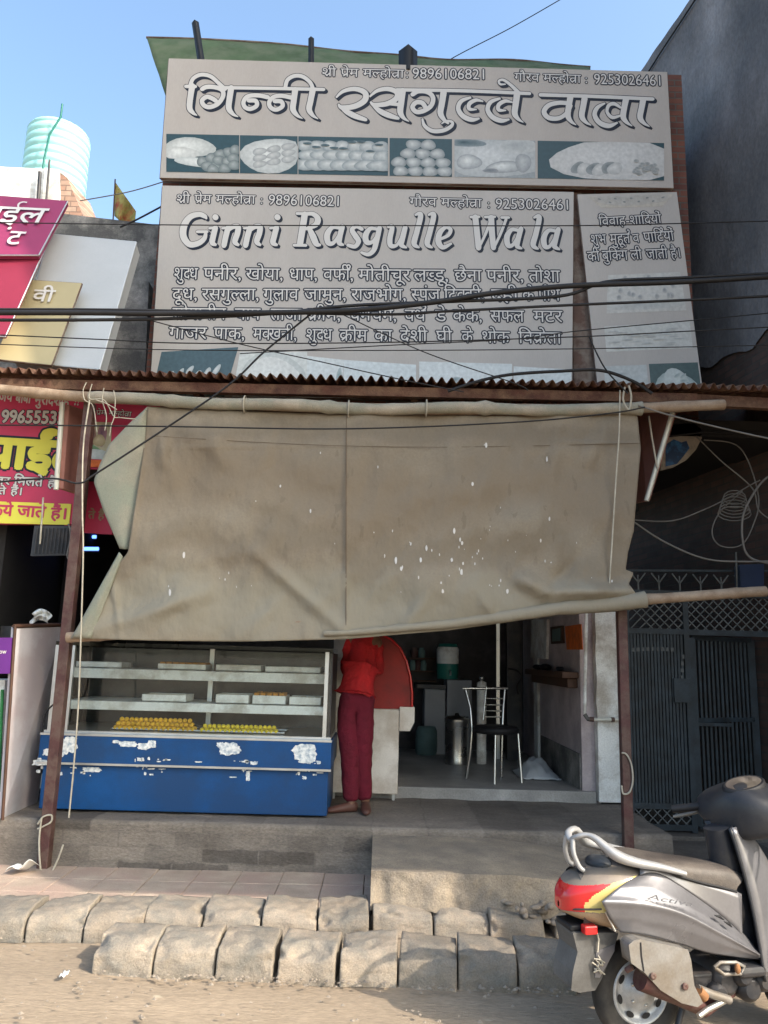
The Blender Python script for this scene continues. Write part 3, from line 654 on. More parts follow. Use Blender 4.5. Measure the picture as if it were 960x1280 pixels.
def headline(parent, st, d, sh, g):
    a, b, c = MB(), MB(), MB()
    brush(a, st, d, g, .003, sh); brush(a, st, d, g, .0045, (sh[0]*.5, sh[1]*.5)); brush(b, st, d, g*.9, .0065); brush(c, st, d, -.1, .0095)
    hl = build('headline', c, M['signw'], parent); build('shadow', a, M['ink'], hl); build('outline', b, M['ink'], hl)
for k0, k1 in ((0,n1),(n1,n2),(n2,len(h1))): headline(s1, h1[k0:k1], SD, (2.6,2.4), .8)
text_pair(s1, [('श्री प्रेम मल्होत्रा', (402,95.5), (505,97.5), 10), (':', (507,97.5), (511,97.5), 9.5), ('9896106821', (515,98), (609,99.5), 11.5),
               ('गौरव मल्होत्रा', (643,101.5), (726,104), 10), (':', (731,104), (735,104), 9.5), ('9253026461', (742,105), (829,107.5), 11.5)], SD, M['signw'], M['ink'], off_i=.068, off_f=0)
T, Wh, G1, G2 = (.018,.06,.07), (.74,.74,.70), (.36,.38,.36), (.13,.16,.155)
rr = random.Random(3)
edges = [(208,299),(300,372),(373,485),(487,565),(568,669),(672,830)]
yt = lambda x: 167.5+(x-208)*(179-167.5)/(830-208); yb = lambda x: 215+(x-208)*(226-215)/(830-208)
BL = []
b = [(.32,.35,.36,.26,Wh,(.45,.46,.43)),(.18,.5,.28,.16,Wh,(.5,.5,.47)),(.5,.75,.42,.12,Wh,(.5,.52,.5),.2)]
for x, y in ((.50,.72),(.62,.62),(.74,.52),(.86,.46),(.95,.4),(.56,.84),(.70,.82),(.72,.68),(.84,.72),(.92,.62),(.64,.92),(.80,.9),(.93,.8)): b.append((x,y,.085,.135,G1,G2))
BL.append(b)
b = [(.55,.52,.55,.46,Wh,(.46,.47,.45),-.15)]
for i in range(3):
    for j in range(3): b.append((.34+.25*i,.42+.17*j-.07*i,.13,.095,(.58,.57,.54),(.33,.34,.33),-.3))
BL.append(b)
b = []
for j in range(3):
    for i in range(7): b.append((.08+.14*i+.04*(j % 2),.25+.25*j,.10+.03*j,.15,(.62,.62,.59),(.26,.29,.29)))
for i in range(9): b.append((.1+.1*i,.12+.3*rr.random(),.05,.03,T,(.1,.14,.15)))
BL.append(b)
b = []
for j, n in enumerate((2,3,4,4)):
    for i in range(n): b.append((.5+(i-(n-1)/2)*.235+.03*(j % 2),.17+.235*j,.125,.14,(.60,.60,.57),(.20,.22,.22)))
BL.append(b)
b = [(.5,.5,.7,.5,(.62,.62,.6),(.42,.43,.42)),(.15,.1,.25,.10,T,(.2,.24,.25)),(.8,.15,.25,.2,(.35,.36,.35),(.5,.5,.48)),(.18,.6,.16,.2,Wh,(.3,.31,.31)),(.62,.72,.24,.16,Wh,(.28,.29,.29),-.2),(.45,.82,.1,.06,(.12,.14,.15),(.3,.3,.3)),(.85,.6,.1,.25,(.5,.5,.48),(.3,.31,.31))]
BL.append(b)
b = [(.62,.5,.52,.56,(.62,.6,.57),(.54,.52,.49))]
for x, y in ((.32,.7),(.44,.72),(.56,.68)): b += [(x,y,.055,.17,(.16,.18,.18),(.3,.31,.3),.3),(x+.05,y+.03,.06,.17,(.66,.64,.6),(.45,.44,.42),.2)]
for i in range(26): b.append((.85+.11*(rr.random()-.5)*1.6,.64+.4*(rr.random()-.5),.022,.045,(.25,.26,.25),(.4,.4,.38)))
BL.append(b)
for (x0, x1), b in zip(edges, BL):
    picture(s1, [(x0,yt(x0)),(x1,yt(x1)),(x1,yb(x1)),(x0,yb(x0))], SD, (.016,.055,.065) if b is not BL[4] else (.3,.32,.32), b)
for (xa, ya, xb, yb_, wd) in ((244,28,253,73,.05),(389,48,389,76,.04),(510,64,510,80,.13)):
    mb = MB(); a_, b_ = P(xa, ya, 7.5), P(xb, yb_+14, 7.5); mb.tube([a_, b_], wd*.8, 4); build('support_bar', mb, M['black'], s1)

s2 = board('signboard', 'large lower cream signboard with the shop name in outlined English letters and a Hindi list', [(203,232),(717,240),(715,497),(187,497)], SD+.01, .05, M['sign2'], .012)
D2 = SD+.01
h2 = zoomst([
 [(214,122,12),(205,112,22),(180,104,24),(140,116,28),(112,155,32),(108,205,32),(136,242,28),(176,238,26),(205,215,22),(212,185,14)], W([(172,184),(218,184)],14),
 W([(228,168),(252,166)],12), [(256,165,26),(246,205,27),(242,235,26),(262,246,10)], W([(255,116),(257,118)],30),
 W([(288,168),(310,166)],12), [(315,165,26),(304,205,27),(295,248,26)], [(310,185,12),(336,162,22),(360,162,26),(358,190,27),(346,230,26),(366,248,10)],
 W([(388,168),(410,166)],12), [(416,165,26),(404,205,27),(395,248,26)], [(411,185,12),(437,162,22),(461,162,26),(459,190,27),(447,230,26),(467,248,10)],
 W([(508,168),(530,166)],12), [(538,165,26),(527,205,27),(522,235,26),(544,247,10)], W([(541,116),(543,118)],30),
 W([(632,100),(670,101)],14), [(668,104,30),(656,180,31),(646,240,30)], W([(618,246),(674,247)],14), [(668,103,16),(705,102,20),(728,124,28),(718,152,26),(672,172,14)], [(690,172,22),(706,206,30),(722,240,26),(744,246,8)],
 [(832,168,16),(796,164,20),(772,196,28),(776,234,26),(800,236,18),(826,200,14)], [(842,160,24),(830,205,26),(828,236,24),(850,246,8)],
 [(932,172,18),(906,160,18),(886,176,22),(902,204,26),(916,228,24),(900,252,20),(868,246,18)]], 3.692, 200, 240)
h2 += zoomst([
 [(108,160,14),(78,158,18),(58,188,26),(64,216,24),(88,214,16),(108,185,13)], [(118,154,22),(106,205,24),(94,248,22),(70,268,18),(40,260,12)],
 [(150,152,10),(172,150,20),(162,200,24),(166,230,22),(192,228,14),(214,190,12)], [(228,152,22),(216,200,24),(212,228,22),(236,240,7)],
 [(268,100,8),(294,98,22),(278,170,24),(266,222,24),(290,240,7)], [(324,100,8),(350,98,22),(334,170,24),(322,222,24),(346,240,7)],
 [(376,204,12),(412,186,16),(422,162,18),(402,152,16),(376,176,24),(370,214,26),(390,238,20),(428,220,10)],
 W([(508,108),(545,107)],12), W([(528,108),(536,180),(542,240)],26), [(542,245,10),(572,180,13),(598,115,15)], W([(570,108),(612,107)],12), [(596,110,26),(600,180,26),(606,240,24)], [(606,246,10),(636,180,13),(660,118,13)], W([(640,110),(672,110)],12),
 [(714,166,14),(684,162,18),(664,192,25),(668,228,23),(688,228,16),(708,196,13)], [(724,158,22),(712,200,24),(708,232,22),(730,244,7)],
 [(776,112,8),(802,108,22),(788,178,24),(776,228,24),(800,246,7)],
 [(872,168,14),(842,166,18),(822,196,25),(826,232,23),(846,234,16),(868,200,13)], [(884,160,22),(872,204,24),(868,234,22),(892,248,7)]], 3.4286, 440, 240)
for k0, k1 in ((0,14),(14,29),(29,len(h2))): headline(s2, h2[k0:k1], D2, (2.2,2.2), .55)
text_pair(s2, [('श्री प्रेम मल्होत्रा', (220,254), (319,255), 10.5), (':', (325,255), (329,255), 9.5), ('9896106821', (335,256), (427,258), 11.5),
               ('गौरव मल्होत्रा', (512,257.5), (602,259.5), 10.5), (':', (609,260), (613,260), 9.5), ('9253026461', (619,261), (714,262.5), 11.5)], D2, M['signw'], M['ink'], off_i=.068, off_f=0)
def wline(words, y0, y1, h):   # words: (text, x0, x1); baseline slopes from y0 (x=210) to y1 (x=715)
    yy = lambda x: y0+(y1-y0)*(x-210)/505
    return [(t, (a, yy(a)), (b, yy(b)), h) for t, a, b in words]
lines = wline([('शुद्ध',217,247),('पनीर,',254,302),('खोया,',307,354),('धाप,',361,397),('वर्फी,',404,442),('मोतीचूर',448,513),('लड्डू,',517,561),('छैना',568,602),('पनीर,',608,655),('तोशा',661,700)], 349, 352.5, 14)
lines += wline([('दूध,',215,247),('रसगुल्ला,',252,324),('गुलाव',329,373),('जामुन,',380,433),('राजभोग,',439,508),('स्पंज',514,550),('टिक्की,',555,606),('दही',614,648),('के',653,668),('पीथ',673,700)], 375, 376, 14)
lines += wline([('सोयाबीन',215,282),('चाप',293,325),('ताजा',338,377),('क्रीम,',384,426),('चमचम,',436,496),('वर्थ',506,532),('डे',544,558),('केक,',566,603),('सफल',613,655),('मटर',667,703)], 399, 403, 14)
lines += wline([('गाजर',211,258),('पाक,',267,306),('मक्खनी,',316,371),('शुद्ध',382,415),('क्रीम',424,459),('का',468,490),('देशी',500,534),('घी',545,565),('के',577,591),('थोक',602,637),('विक्रेता',648,702)], 423, 430, 14)
text_pair(s2, lines, D2, M['signw'], M['ink'], off_i=.068, off_f=0)
P2 = [[(202,440),(298,434),(280,497),(189,497)], [(300,440),(384,440),(384,497),(290,497)], [(384,445),(430,450),(426,497),(384,497)], [(430,450),(520,456),(520,497),(428,497)], [(524,452),(640,455),(640,497),(524,497)], [(642,458),(714,462),(714,497),(642,497)]]
lg = [(.5,.5,.6,.5,(.70,.72,.71),(.64,.67,.66))]
b0 = [(.6,.95,.5,.3,(.5,.54,.5),(.2,.26,.25))]
for i in range(40): b0.append((.2+.75*rr.random(),.55+.45*rr.random(),.06,.02,(.55,.58,.53),(.12,.2,.2),rr.uniform(-1.2,1.2)))
for i in range(6): b0.append((.2+.12*i,.45-.05*(i % 3)+.1,.04,.12,(.6,.6,.58),(.4,.45,.46),.5))
picture(s2, P2[0], D2, (.055,.10,.12), b0)
picture(s2, P2[1], D2, (.62,.63,.60), [(.5,.6,.48,.6,(.72,.72,.69),(.50,.52,.50)),(.5,.62,.40,.5,(.72,.72,.69),(.66,.66,.63)),(.55,.8,.05,.12,(.3,.31,.3),(.55,.55,.52))])
picture(s2, P2[2], D2, (.64,.67,.66), [(.5,.5,.4,.12,(.56,.6,.6),(.64,.66,.65)),(.9,.6,.08,.4,(.2,.3,.31),(.4,.45,.45))])
picture(s2, P2[3], D2, (.62,.66,.66), [(.5,.95,.6,.2,(.2,.36,.38),(.42,.5,.5)),(.3,.6,.2,.1,(.58,.58,.56),(.52,.53,.52))])
picture(s2, P2[4], D2, (.64,.67,.66), lg+[(.38,.78,.10,.16,(.10,.2,.24),(.2,.33,.36)),(.34,.8,.03,.16,(.5,.55,.54),(.3,.4,.42)),(.42,.8,.02,.16,(.5,.55,.54),(.3,.4,.42)),(.40,.5,.05,.10,(.2,.28,.3),(.45,.48,.48),.4),(.38,.95,.05,.1,(.6,.58,.54),(.4,.4,.38))])
picture(s2, P2[5], D2, (.64,.67,.66), [(.4,.7,.3,.12,(.3,.42,.44),(.5,.53,.52)),(.8,.8,.12,.1,(.3,.36,.37),(.5,.53,.52))])

s3 = board('banner', 'narrow cream side banner about wedding bookings, leaning right of the big signboard', [(722,243),(846,240),(880,500),(749,500)], SD-.01, .03, M['sign2'], .008, 'banner')
D3 = SD-.01
text_pair(s3, [('विवाह-शादियों', (749,283), (827,279), 11), ('शुभ', (739,306), (758,305), 12), ('मुहूर्त', (763,305), (788,304), 12), ('व', (792,304), (800,303), 11), ('पार्टियों', (805,303), (843,300.5), 12),
               ('की', (735,327), (750,326), 12), ('बुकिंग', (753,326), (785,325), 12), ('ली', (789,325), (803,324), 12), ('जाती', (808,324), (835,323), 12), ('है।', (839,323), (852,322), 12)], D3, M['signw'], M['ink'], off_i=.068, off_f=0)
picture(s3, [(735,246),(842,243),(828,258),(752,260)], D3, (.50,.45,.38), [(.5,.3,.5,.6,(.40,.38,.34),(.46,.42,.37))]+[(.1+.1*i,.25+.3*(i % 2),.02,.08,(.15,.16,.16),(.3,.3,.28)) for i in range(9)], .002)
picture(s3, [(760,344),(850,340),(858,388),(758,392)], D3, (.55,.53,.49), [(.5,.82,.55,.12,(.42,.42,.40),(.5,.49,.46))]+[(.12+.76*rr.random(),.1+.55*rr.random(),.03,.07,(.26,.27,.27),(.46,.45,.43)) for i in range(16)], .002)
picture(s3, [(755,408),(862,402),(866,435),(758,440)], D3, (.56,.55,.51), [(.1+.8*rr.random(),.2+.7*rr.random(),.07,.03,(.38,.38,.37),(.5,.5,.47)) for i in range(22)], .002)
picture(s3, [(755,458),(808,456),(812,498),(757,498)], D3, (.50,.51,.49), [(.2+.6*rr.random(),.2+.7*rr.random(),.1,.06,(.35,.37,.37),(.5,.5,.48)) for i in range(10)], .002)
picture(s3, [(811,455),(872,453),(878,498),(815,498)], D3, (.06,.10,.10), [(.5,.75,.45,.5,(.62,.64,.6),(.36,.42,.4)),(.5,.5,.25,.35,(.64,.66,.62),(.5,.53,.5))]+[(.2+.6*rr.random(),.35+.6*rr.random(),.09,.05,(.3,.36,.35),(.5,.53,.5),rr.uniform(-1,1)) for i in range(14)], .002)
# dark post between the two boards
mb = MB(); a_, b_ = P(727,241,7.5), P(731,497,7.5); mb.hexa([P(717,497,7.5),P(749,497,7.5),P(727,241,7.5),P(716,241,7.5),P(717,497,7.58),P(749,497,7.58),P(727,241,7.58),P(716,241,7.58)])
tag(build('sign_post', mb, M['signedge']), 'dark weathered post showing in the gap between signboard and side banner', 'post')

# green sheet over the top of the signboard
top_f = [(183,47),(250,49),(350,55),(430,64),(500,69),(560,75),(640,75),(700,81),(738,84)]
top_b = [(207,120),(260,110),(350,108),(430,106),(500,106),(560,106),(640,106),(700,106),(738,104)]
tf = [V(q) for q in spline([tuple(P(x, y, 8.3)) for x, y in top_f], 6)]; tk = [V(q) for q in spline([tuple(P(x, y, 7.62)) for x, y in top_b], 6)]
mb = MB(); n_ = len(tf)-1
def grf(u, v):
    i = min(n_, int(round(u*n_))); q = tf[i].lerp(tk[i], v); q.z += .03*sin(v*pi)*sin(u*23)+.02*noise.noise(q*3); return q
mb.grid(grf, n_, 6)
gs = thing('green_sheet', 'faded green plastic sheet over the top of the upper signboard', 'plastic sheet', P(400, 80, 7.3))
build('sheet', mb, M['green'], gs, solid=.004)
mb = MB(); mb.tube(tf, .016, 5); build('hem', mb, M['signedge'], gs)

# ------------------------------------------------------------------ canvas curtain and bamboo
tc = thing('canvas_curtain', 'stained tan canvas curtain hanging under the tin awning', 'curtain', P(430, 797, 6.0))
def pl2(pts, t):
    L = [math.hypot(b[0]-a[0], b[1]-a[1]) for a, b in zip(pts, pts[1:])]; s = t*sum(L)
    for (a, b), l in zip(zip(pts, pts[1:]), L):
        if s <= l: f = s/l; return (a[0]+(b[0]-a[0])*f, a[1]+(b[1]-a[1])*f)
        s -= l
    return pts[-1]
TT = [(184,508),(300,514),(430,518),(650,520),(796,514)]; TB = [(88,798),(200,801),(300,802),(432,799),(500,793),(560,788),(640,777),(700,768),(760,763),(806,757)]
TL = [(184,508),(178,575),(160,690),(140,716),(88,798)]; TR = [(796,514),(801,560),(796,618),(792,664),(785,690),(782,712),(792,716),(786,730),(806,757)]
folds = [(320,690,432,792,9,.030),(300,640,420,790,14,-.012),(360,575,440,610,20,.02),(640,715,690,745,12,.05),(690,740,800,738,10,.06),(690,730,720,700,8,-.02),(560,680,700,640,22,.018),(433,520,432,797,2.5,.014),(180,520,160,690,6,.02),
         (140,715,150,795,4,.015),(690,552,800,556,2,.006),(200,560,430,556,2,.006),(500,560,620,640,30,.02),(230,740,150,795,14,.02),(440,700,640,760,26,.018),(250,600,280,760,30,-.015),(560,640,600,770,26,.014),(700,560,720,700,26,-.016),
         (186,512,230,640,10,.018),(210,512,300,590,13,.014),(470,520,450,640,12,-.014),(640,522,660,600,13,.015),(770,520,720,600,12,.016),(110,790,260,740,9,.022),(300,796,360,740,10,.018),(500,790,540,740,9,.02),(210,515,200,600,7,.012),(260,515,275,580,8,.010),(350,518,340,600,9,-.012),(560,522,575,620,10,.012),(700,520,690,600,8,.012),(740,520,760,590,8,-.010),(240,600,420,650,16,.012),(460,640,640,600,18,.012),(600,560,780,600,14,-.010),(200,700,330,690,12,.012),(620,775,600,740,8,.016),(150,700,260,640,14,.014)]
def tarp_pt(px, py, t):
    dd = 6.0-.10*t-.05*sin(pi*t)
    for x1, y1, x2, y2, wd, am in folds:
        dx, dy = x2-x1, y2-y1; L2 = dx*dx+dy*dy; k = max(0, min(1, ((px-x1)*dx+(py-y1)*dy)/L2)); e = math.hypot(px-x1-k*dx, py-y1-k*dy)
        if e < wd*3: dd -= 1.9*am*math.exp(-(e/wd)**2)*(sin(pi*min(1, max(.12, k*.8+.1))))
    dd -= .05*noise.noise(V((px*.012, py*.014, 1)))+.018*noise.noise(V((px*.035+py*.012, py*.03, 5)))+.004*noise.noise(V((px*.09, py*.08, 8)))
    return P(px, py, dd)
def tarp(u, v):
    a = pl2(TT, u); b = pl2(TB, u); l = pl2(TL, v); r = pl2(TR, v); t0, t1, t2, t3 = TT[0], TT[-1], TB[0], TB[-1]
    q = [(1-v)*a[k]+v*b[k]+(1-u)*l[k]+u*r[k]-((1-u)*(1-v)*t0[k]+u*(1-v)*t1[k]+(1-u)*v*t2[k]+u*v*t3[k]) for k in (0,1)]
    return tarp_pt(q[0], q[1], v)
mb = MB(); mb.grid(tarp, 220, 110); build('canvas', mb, 'x' and M['cloth'], tc, solid=.004)
# stains and mends with a shape of their own are in the canvas material; seams are real thread
mb = MB(); mb.tube([tarp_pt(433-.5*i/10, 519+27.5*i, i/10)+V((0,-.006,0)) for i in range(11)], .003, 5)
mb.tube([tarp_pt(190+61*i, 545+1.2*i+(8*sin(i*.35)), .15)+V((0,-.006,0)) for i in range(11)], .002, 4)
build('seam', mb, M['seam'], tc)
mb = MB(); rd_ = random.Random(12)
for k in range(72):
    if k < 50: x, y = rd_.gauss(610, 75), rd_.gauss(705, 26)
    elif k < 60: x, y = rd_.uniform(470, 780), rd_.uniform(530, 680)
    else: x, y = rd_.uniform(200, 440), rd_.uniform(540, 780)
    if not (180 < x < 785 and 530 < y < 752): continue
    s_ = rd_.choice((.5,.6,.8,1,1.3,1.9)); el = rd_.uniform(1, 2.6); q = []
    for a in range(9):
        t = 2*pi*a/9; r_ = s_*(1+.35*noise.noise(V((cos(t)*2+k, sin(t)*2, 0)))); pt_ = tarp_pt(x+r_*cos(t)*.8, y+r_*el*sin(t), (y-510)/280); pt_.y -= .007; q.append(pt_)
    mb.poly(q)
build('bird_droppings', mb, M['signw'], tc)
FL = [(184,509),(160,531),(136,556),(124,582),(117,602),(130,640),(150,686),(157,688),(163,687),(172,640),(180,572)]
mb = MB(); cx_, cy_ = 155, 600
def flp(u, v):
    a = pl2([FL[0],FL[1],FL[2],FL[3],FL[4],FL[5],FL[6]], v); b = pl2([FL[0],FL[10],FL[9],FL[8]], v); x, y = a[0]*(1-u)+b[0]*u, a[1]*(1-u)+b[1]*u
    return P(x, y, 5.93-.03*sin(pi*u)-.012*noise.noise(V((x*.05, y*.03, 2)))+.02*u)
mb.grid(flp, 14, 40); build('folded_flap', mb, M['clothb'], tc, solid=.004)
mb = MB(); mb.grid(lambda u, v: P(*[(1-v)*((1-u)*a+u*b)+v*((1-u)*c+u*e) for a, b, c, e in zip((149,690),(154,696),(90,796),(114,798))], 5.88-.02*sin(u*pi)-.01*noise.noise(V((u*3,v*4,0)))), 10, 20); build('corner_flap', mb, M['clothb'], tc, solid=.004)
# rolled head and bottom hem
mb = MB()
def rollpt(x): return P(x, (497+(x-112)*.041 if x < 430 else 510+(x-430)*.006)+1.5*sin(x*.03), 5.965)
pts = [rollpt(112+i*690/60) for i in range(61)]
mb.tube(pts, [.047+.008*noise.noise(V((i*.5,0,0)))+(.012 if i % 17 == 9 else 0) for i in range(61)], 14); build('rolled_hem', mb, M['clothr'], tc)
mb = MB(); pts = [tarp_pt(*pl2(TB, .44+.56*i/40), 1)+V((0,-.02,.045)) for i in range(41)]
mb.tube(pts, [.02+.045*(i/40)**1.2+.008*noise.noise(V((i*.6,4,0))) for i in range(41)], 12); build('bottom_hem', mb, M['cloth'], tc)
mb = MB()
for x in (306, 436, 533):
    c = rollpt(x); mb.tube([c+V((0, -.066*cos(a), .066*sin(a))) for a in [i*pi/8 for i in range(-6, 11)]], .006, 5)
build('tie', mb, M['rope'], tc)
def bambo(name, a, b, d, r, label, n=5):
    path = [P(*q_, d) for q_ in (a if b is None else [a, b])]; path = [V(t) for t in spline([tuple(t) for t in path], 12)]; mb = MB(); pts, rs = [], []
    for i in range(n*8+1):
        t = i/(n*8); k_ = min(int(t*(len(path)-1)), len(path)-2); pts.append(path[k_].lerp(path[k_+1], t*(len(path)-1)-k_)+V((0,0,.012*noise.noise(V((t*4, d, 0)))))); rs.append(r*(1+.02*noise.noise(V((t*9,1,2)))+(.10 if i % 8 == 4 else (-.02 if i % 8 in (3,5) else 0))))
    mb.tube(pts, rs, 14); return tag(build(name, mb, M['bamboo']), label, 'bamboo pole')
bambo('bamboo_pole', [(-30,484),(110,496),(250,503),(430,510),(620,512.5),(790,510),(905,506)], None, 6.0, .043, 'pale bamboo pole under the awning edge, holding the rolled top of the canvas')
bambo('bamboo_pole', (84,797), (957,739), 5.96, .040, 'long bamboo pole along the bottom of the canvas, bare at the right end', 7)
def rope(name, pts, d, r, label, mt='rope', grp=None): return cable(name, pts, d, r, M[mt], label, 'rope', grp)
rope('rope', [(775,488),(774,540),(770,600),(765,680),(761,745)], 5.86, .006, 'thin white cord hanging down the right side of the canvas')
rope('rope', [(112,500),(104,560),(103,640),(104,690),(101,800),(98,880),(92,960),(86,1022)], 5.80, .006, 'pale cord hanging past the left iron post in front of the blue counter')
rope('rope', [(52,1022),(49,1050),(50,1080),(53,1094),(62,1094),(72,1075),(79,1056)], 6.03, .007, 'pale rope looped at the foot of the left iron post')
rope('rope', [(47,1030),(54,1021),(64,1019),(64,1027),(54,1033),(47,1036)], 6.04, .007, 'rope lashing wound round the base of the left post')
rope('rope', [(777,941),(783,943),(789,955),(791,975),(787,990),(779,992),(777,982)], 6.05, .007, 'frayed white rope loop hanging on the right iron post')
for i, pts in enumerate(([(108,478),(104,488),(106,500),(116,507),(120,530),(121,540)], [(115,480),(112,498),(130,500),(142,520),(150,522),(170,524)], [(130,485),(128,500),(133,520),(131,538)], [(142,488),(144,500),(143,520),(139,532),(137,545)], [(120,500),(134,505),(146,512)])):
    rope('rope', pts, 5.84-.01*i, .0042, 'tangled pale rope tying the bamboo and canvas at the left corner', grp='ropes tying the left end of the upper bamboo')
rope('rope', [(781,484),(779,500),(786,512),(789,496),(786,482)], 5.88, .008, 'silvery tie holding the upper bamboo at the right corner')

# ------------------------------------------------------------------ overhead cables
cable('cable', [(-60,391,5.2),(100,391),(200,392),(330,391),(440,388),(540,378),(620,366),(720,357),(860,352),(1040,341)], 5.2, .019, M['wire'], 'thickest black twisted cable bundle crossing the signboard')
cable('cable', [(-60,400,5.22),(100,400),(220,398),(340,392),(440,382),(560,377),(700,370),(760,352),(860,347),(1040,338)], 5.22, .012, M['wire'], 'second black cable twisting along the thick bundle')
cable('cable', [(-60,387,5.25),(120,387),(300,390),(480,393),(560,389),(720,381),(860,375),(1040,366)], 5.25, .010, M['wire'], 'black cable just below the thick bundle over the side banner')
cable('cable', [(-60,277,5.6),(200,281),(480,282),(720,282),(860,279),(1040,274)], 5.6, .0045, M['wire'], 'thin black wire crossing through the English shop name')
cable('cable', [(-60,416,5.4),(120,424),(240,429),(480,428),(720,421),(860,414),(1040,405)], 5.4, .0045, M['wire'], 'thin wire crossing the lowest line of Hindi text')
cable('cable', [(-60,428,5.45),(200,437),(480,438),(720,436),(1040,430)], 5.45, .0038, M['wire'], 'lowest thin wire, just above the pictures on the lower signboard')
cable('cable', [(300,442,5.5),(480,432),(640,424),(720,414),(870,400),(1040,384)], 5.5, .004, M['wire'], 'thin wire rising to the right across the side banner')
cable('cable', [(388,393,5.25),(330,440),(285,482),(200,540),(120,592),(98,604),(60,598),(-40,606)], 5.3, .007, M['wire'], 'black service drop slanting from the cables to the red shop sign')
cable('cable', [(190,401,5.3),(300,430),(400,452),(500,474),(580,490)], 5.4, .004, M['wire'], 'thin wire slanting down over the middle food pictures')
cable('cable', [(430,394,5.3),(530,440),(640,478),(660,488)], 5.4, .004, M['wire'], 'thin wire slanting down to the right above the awning')
cable('cable', [(560,489,5.9),(600,476),(640,468),(700,464),(750,463),(790,476),(815,492)], 5.9, .013, M['wire'], 'black cable arching over the awning below the side banner')
cable('cable', [(736,420,5.8),(756,460),(785,492)], 5.8, .006, M['wire'], 'short stiff wire in front of the dark sign post')
cable('cable', [(520,104,9.0),(565,73),(640,34),(720,-12)], 9.0, .006, M['wire'], 'wire rising into the sky above the upper signboard')
cable('cable', [(100,251,7.8),(160,240),(205,227)], 7.8, .006, M['wirepale'], 'thin wire in the sky beside the flag')
cable('cable', [(150,284,7.8),(170,275),(204,257)], 7.8, .010, M['wire'], 'black cable reaching the left edge of the signboard')
cable('cable', [(-40,531,5.75),(200,533),(430,536),(640,528),(760,517),(806,509)], 5.75, .006, M['wire'], 'taut black wire across the top of the canvas')
cable('cable', [(798,507,5.9),(830,517),(880,530),(960,548),(1010,556)], 5.9, .007, M['wirepale'], 'pale cable sagging from the canvas corner to the right')
cable('cable', [(790,651,6.6),(830,677),(880,698),(930,702),(1000,700)], 6.6, .008, M['wirepale'], 'pale hanging cable in the dark alley opening')
cable('cable', [(792,650,6.9),(840,651),(880,637),(915,620),(935,608),(950,600)], 6.9, .007, M['wirepale'], 'grey cable curving up to the coil in the alley')
cable('cable', [(928,614,6.9),(900,640),(890,665),(900,682),(925,682),(940,660),(948,620),(925,560),(880,550)], 6.9, .006, M['wirepale'], 'slack cable loop hanging below the coil')
cable('cable', [(985,590,6.7),(960,596),(940,620),(928,650),(932,690),(955,703),(1000,705)], 6.7, .010, M['wirepale'], 'thick grey cable loop at the right edge')
cable('cable', [(985,660,6.8),(950,640),(940,610),(900,575),(870,545)], 6.8, .006, M['wirepale'], 'cable running down the brick wall to the coil')
mb = MB()
for k in range(6): mb.tube([P(918+14*cos(a+k)*(1+.1*k), 622+9*sin(a+k)+4*k, 6.9-.01*k) for a in [i*2*pi/14 for i in range(15)]], .005, 5)
tag(build('cable_coil', mb, M['wirepale']), 'tangled grey coil of cable hung on the alley wall', 'cable coil')
# ------------------------------------------------------------------ left neighbour: wall, roof things, signs, dark shop
nb = thing('neighbour_shop', 'left neighbouring shop with old cement wall and dark open interior', 'building', (-4.5, 8, PLZ))
D8 = 8.2
wl = [(-60,262),(70,266),(198,281),(199,500),(-60,500)]
build('wall', slab(wl, D8, .2), M['oldwall'], nb)
mb = slab([(150,345),(186,352),(180,500),(128,500)], D8-.25, .24); build('pillar', mb, M['oldwall'], nb)
xn = P(88, 900, 6.6).x
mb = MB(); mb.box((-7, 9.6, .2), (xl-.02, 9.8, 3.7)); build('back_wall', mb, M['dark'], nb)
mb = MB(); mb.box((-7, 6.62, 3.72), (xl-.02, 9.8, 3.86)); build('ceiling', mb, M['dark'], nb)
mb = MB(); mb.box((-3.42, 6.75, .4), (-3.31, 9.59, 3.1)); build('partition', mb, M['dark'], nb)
tk_ = thing('water_tank', 'teal plastic water tank on the roof at upper left', 'water tank', P(65, 260, 14))
c0 = P(65, 250, 14); c1 = P(67, 163, 14); r0 = (P(103, 200, 14).x-P(27, 200, 14).x)/2; H = c1.z-c0.z
prof = [(r0,0)]
for i in range(1, 9): prof += [(r0*(1-.015*i/8), H*.88*i/8-.05), (r0*.955*(1-.015*i/8), H*.88*i/8-.025), (r0*.955*(1-.015*i/8), H*.88*i/8+.0), (r0*(1-.02*i/8), H*.88*i/8+.02)]
prof += [(r0*.93,H*.93),(r0*.78,H*.97),(r0*.42,H),(r0*.42,H*1.04),(.02,H*1.05)]
mb = MB(); mb.lathe(prof, c0, 32); build('body', mb, M['tank'], tk_)
mb = MB(); mb.tube([P(50, 245, 13.2), P(55, 200, 13.2), P(62, 168, 13.2), P(76, 146, 13.2), P(78, 130, 13.2)], .02, 6); build('pipe', mb, M['plast_t'], tk_)
mb = MB(); mb.hexa([P(-60,262,12),P(74,262,12),P(74,212,12),P(-60,205,12)]+[q+V((.0,.6,0)) for q in (P(-60,262,12),P(74,262,12),P(74,212,12),P(-60,205,12))])
pr = thing('parapet', 'whitewashed roof parapet below the teal tank', 'parapet wall', P(20,262,12))
o = build('wall', mb, M['white'], pr)
mb = MB(); mb.tube([P(47,262,11.9),P(50,215,11.9)], .03, 6); mb.tube([P(57,262,11.9),P(62,200,11.9)], .018, 6); build('pipe', mb, M['silverd'], pr)
mb = MB(); mb.hexa([P(76,275,11),P(106,275,11),P(84,222,11),P(75,215,11)]+[q+V((.1,.7,0)) for q in (P(76,275,11),P(106,275,11),P(84,222,11),P(75,215,11))])
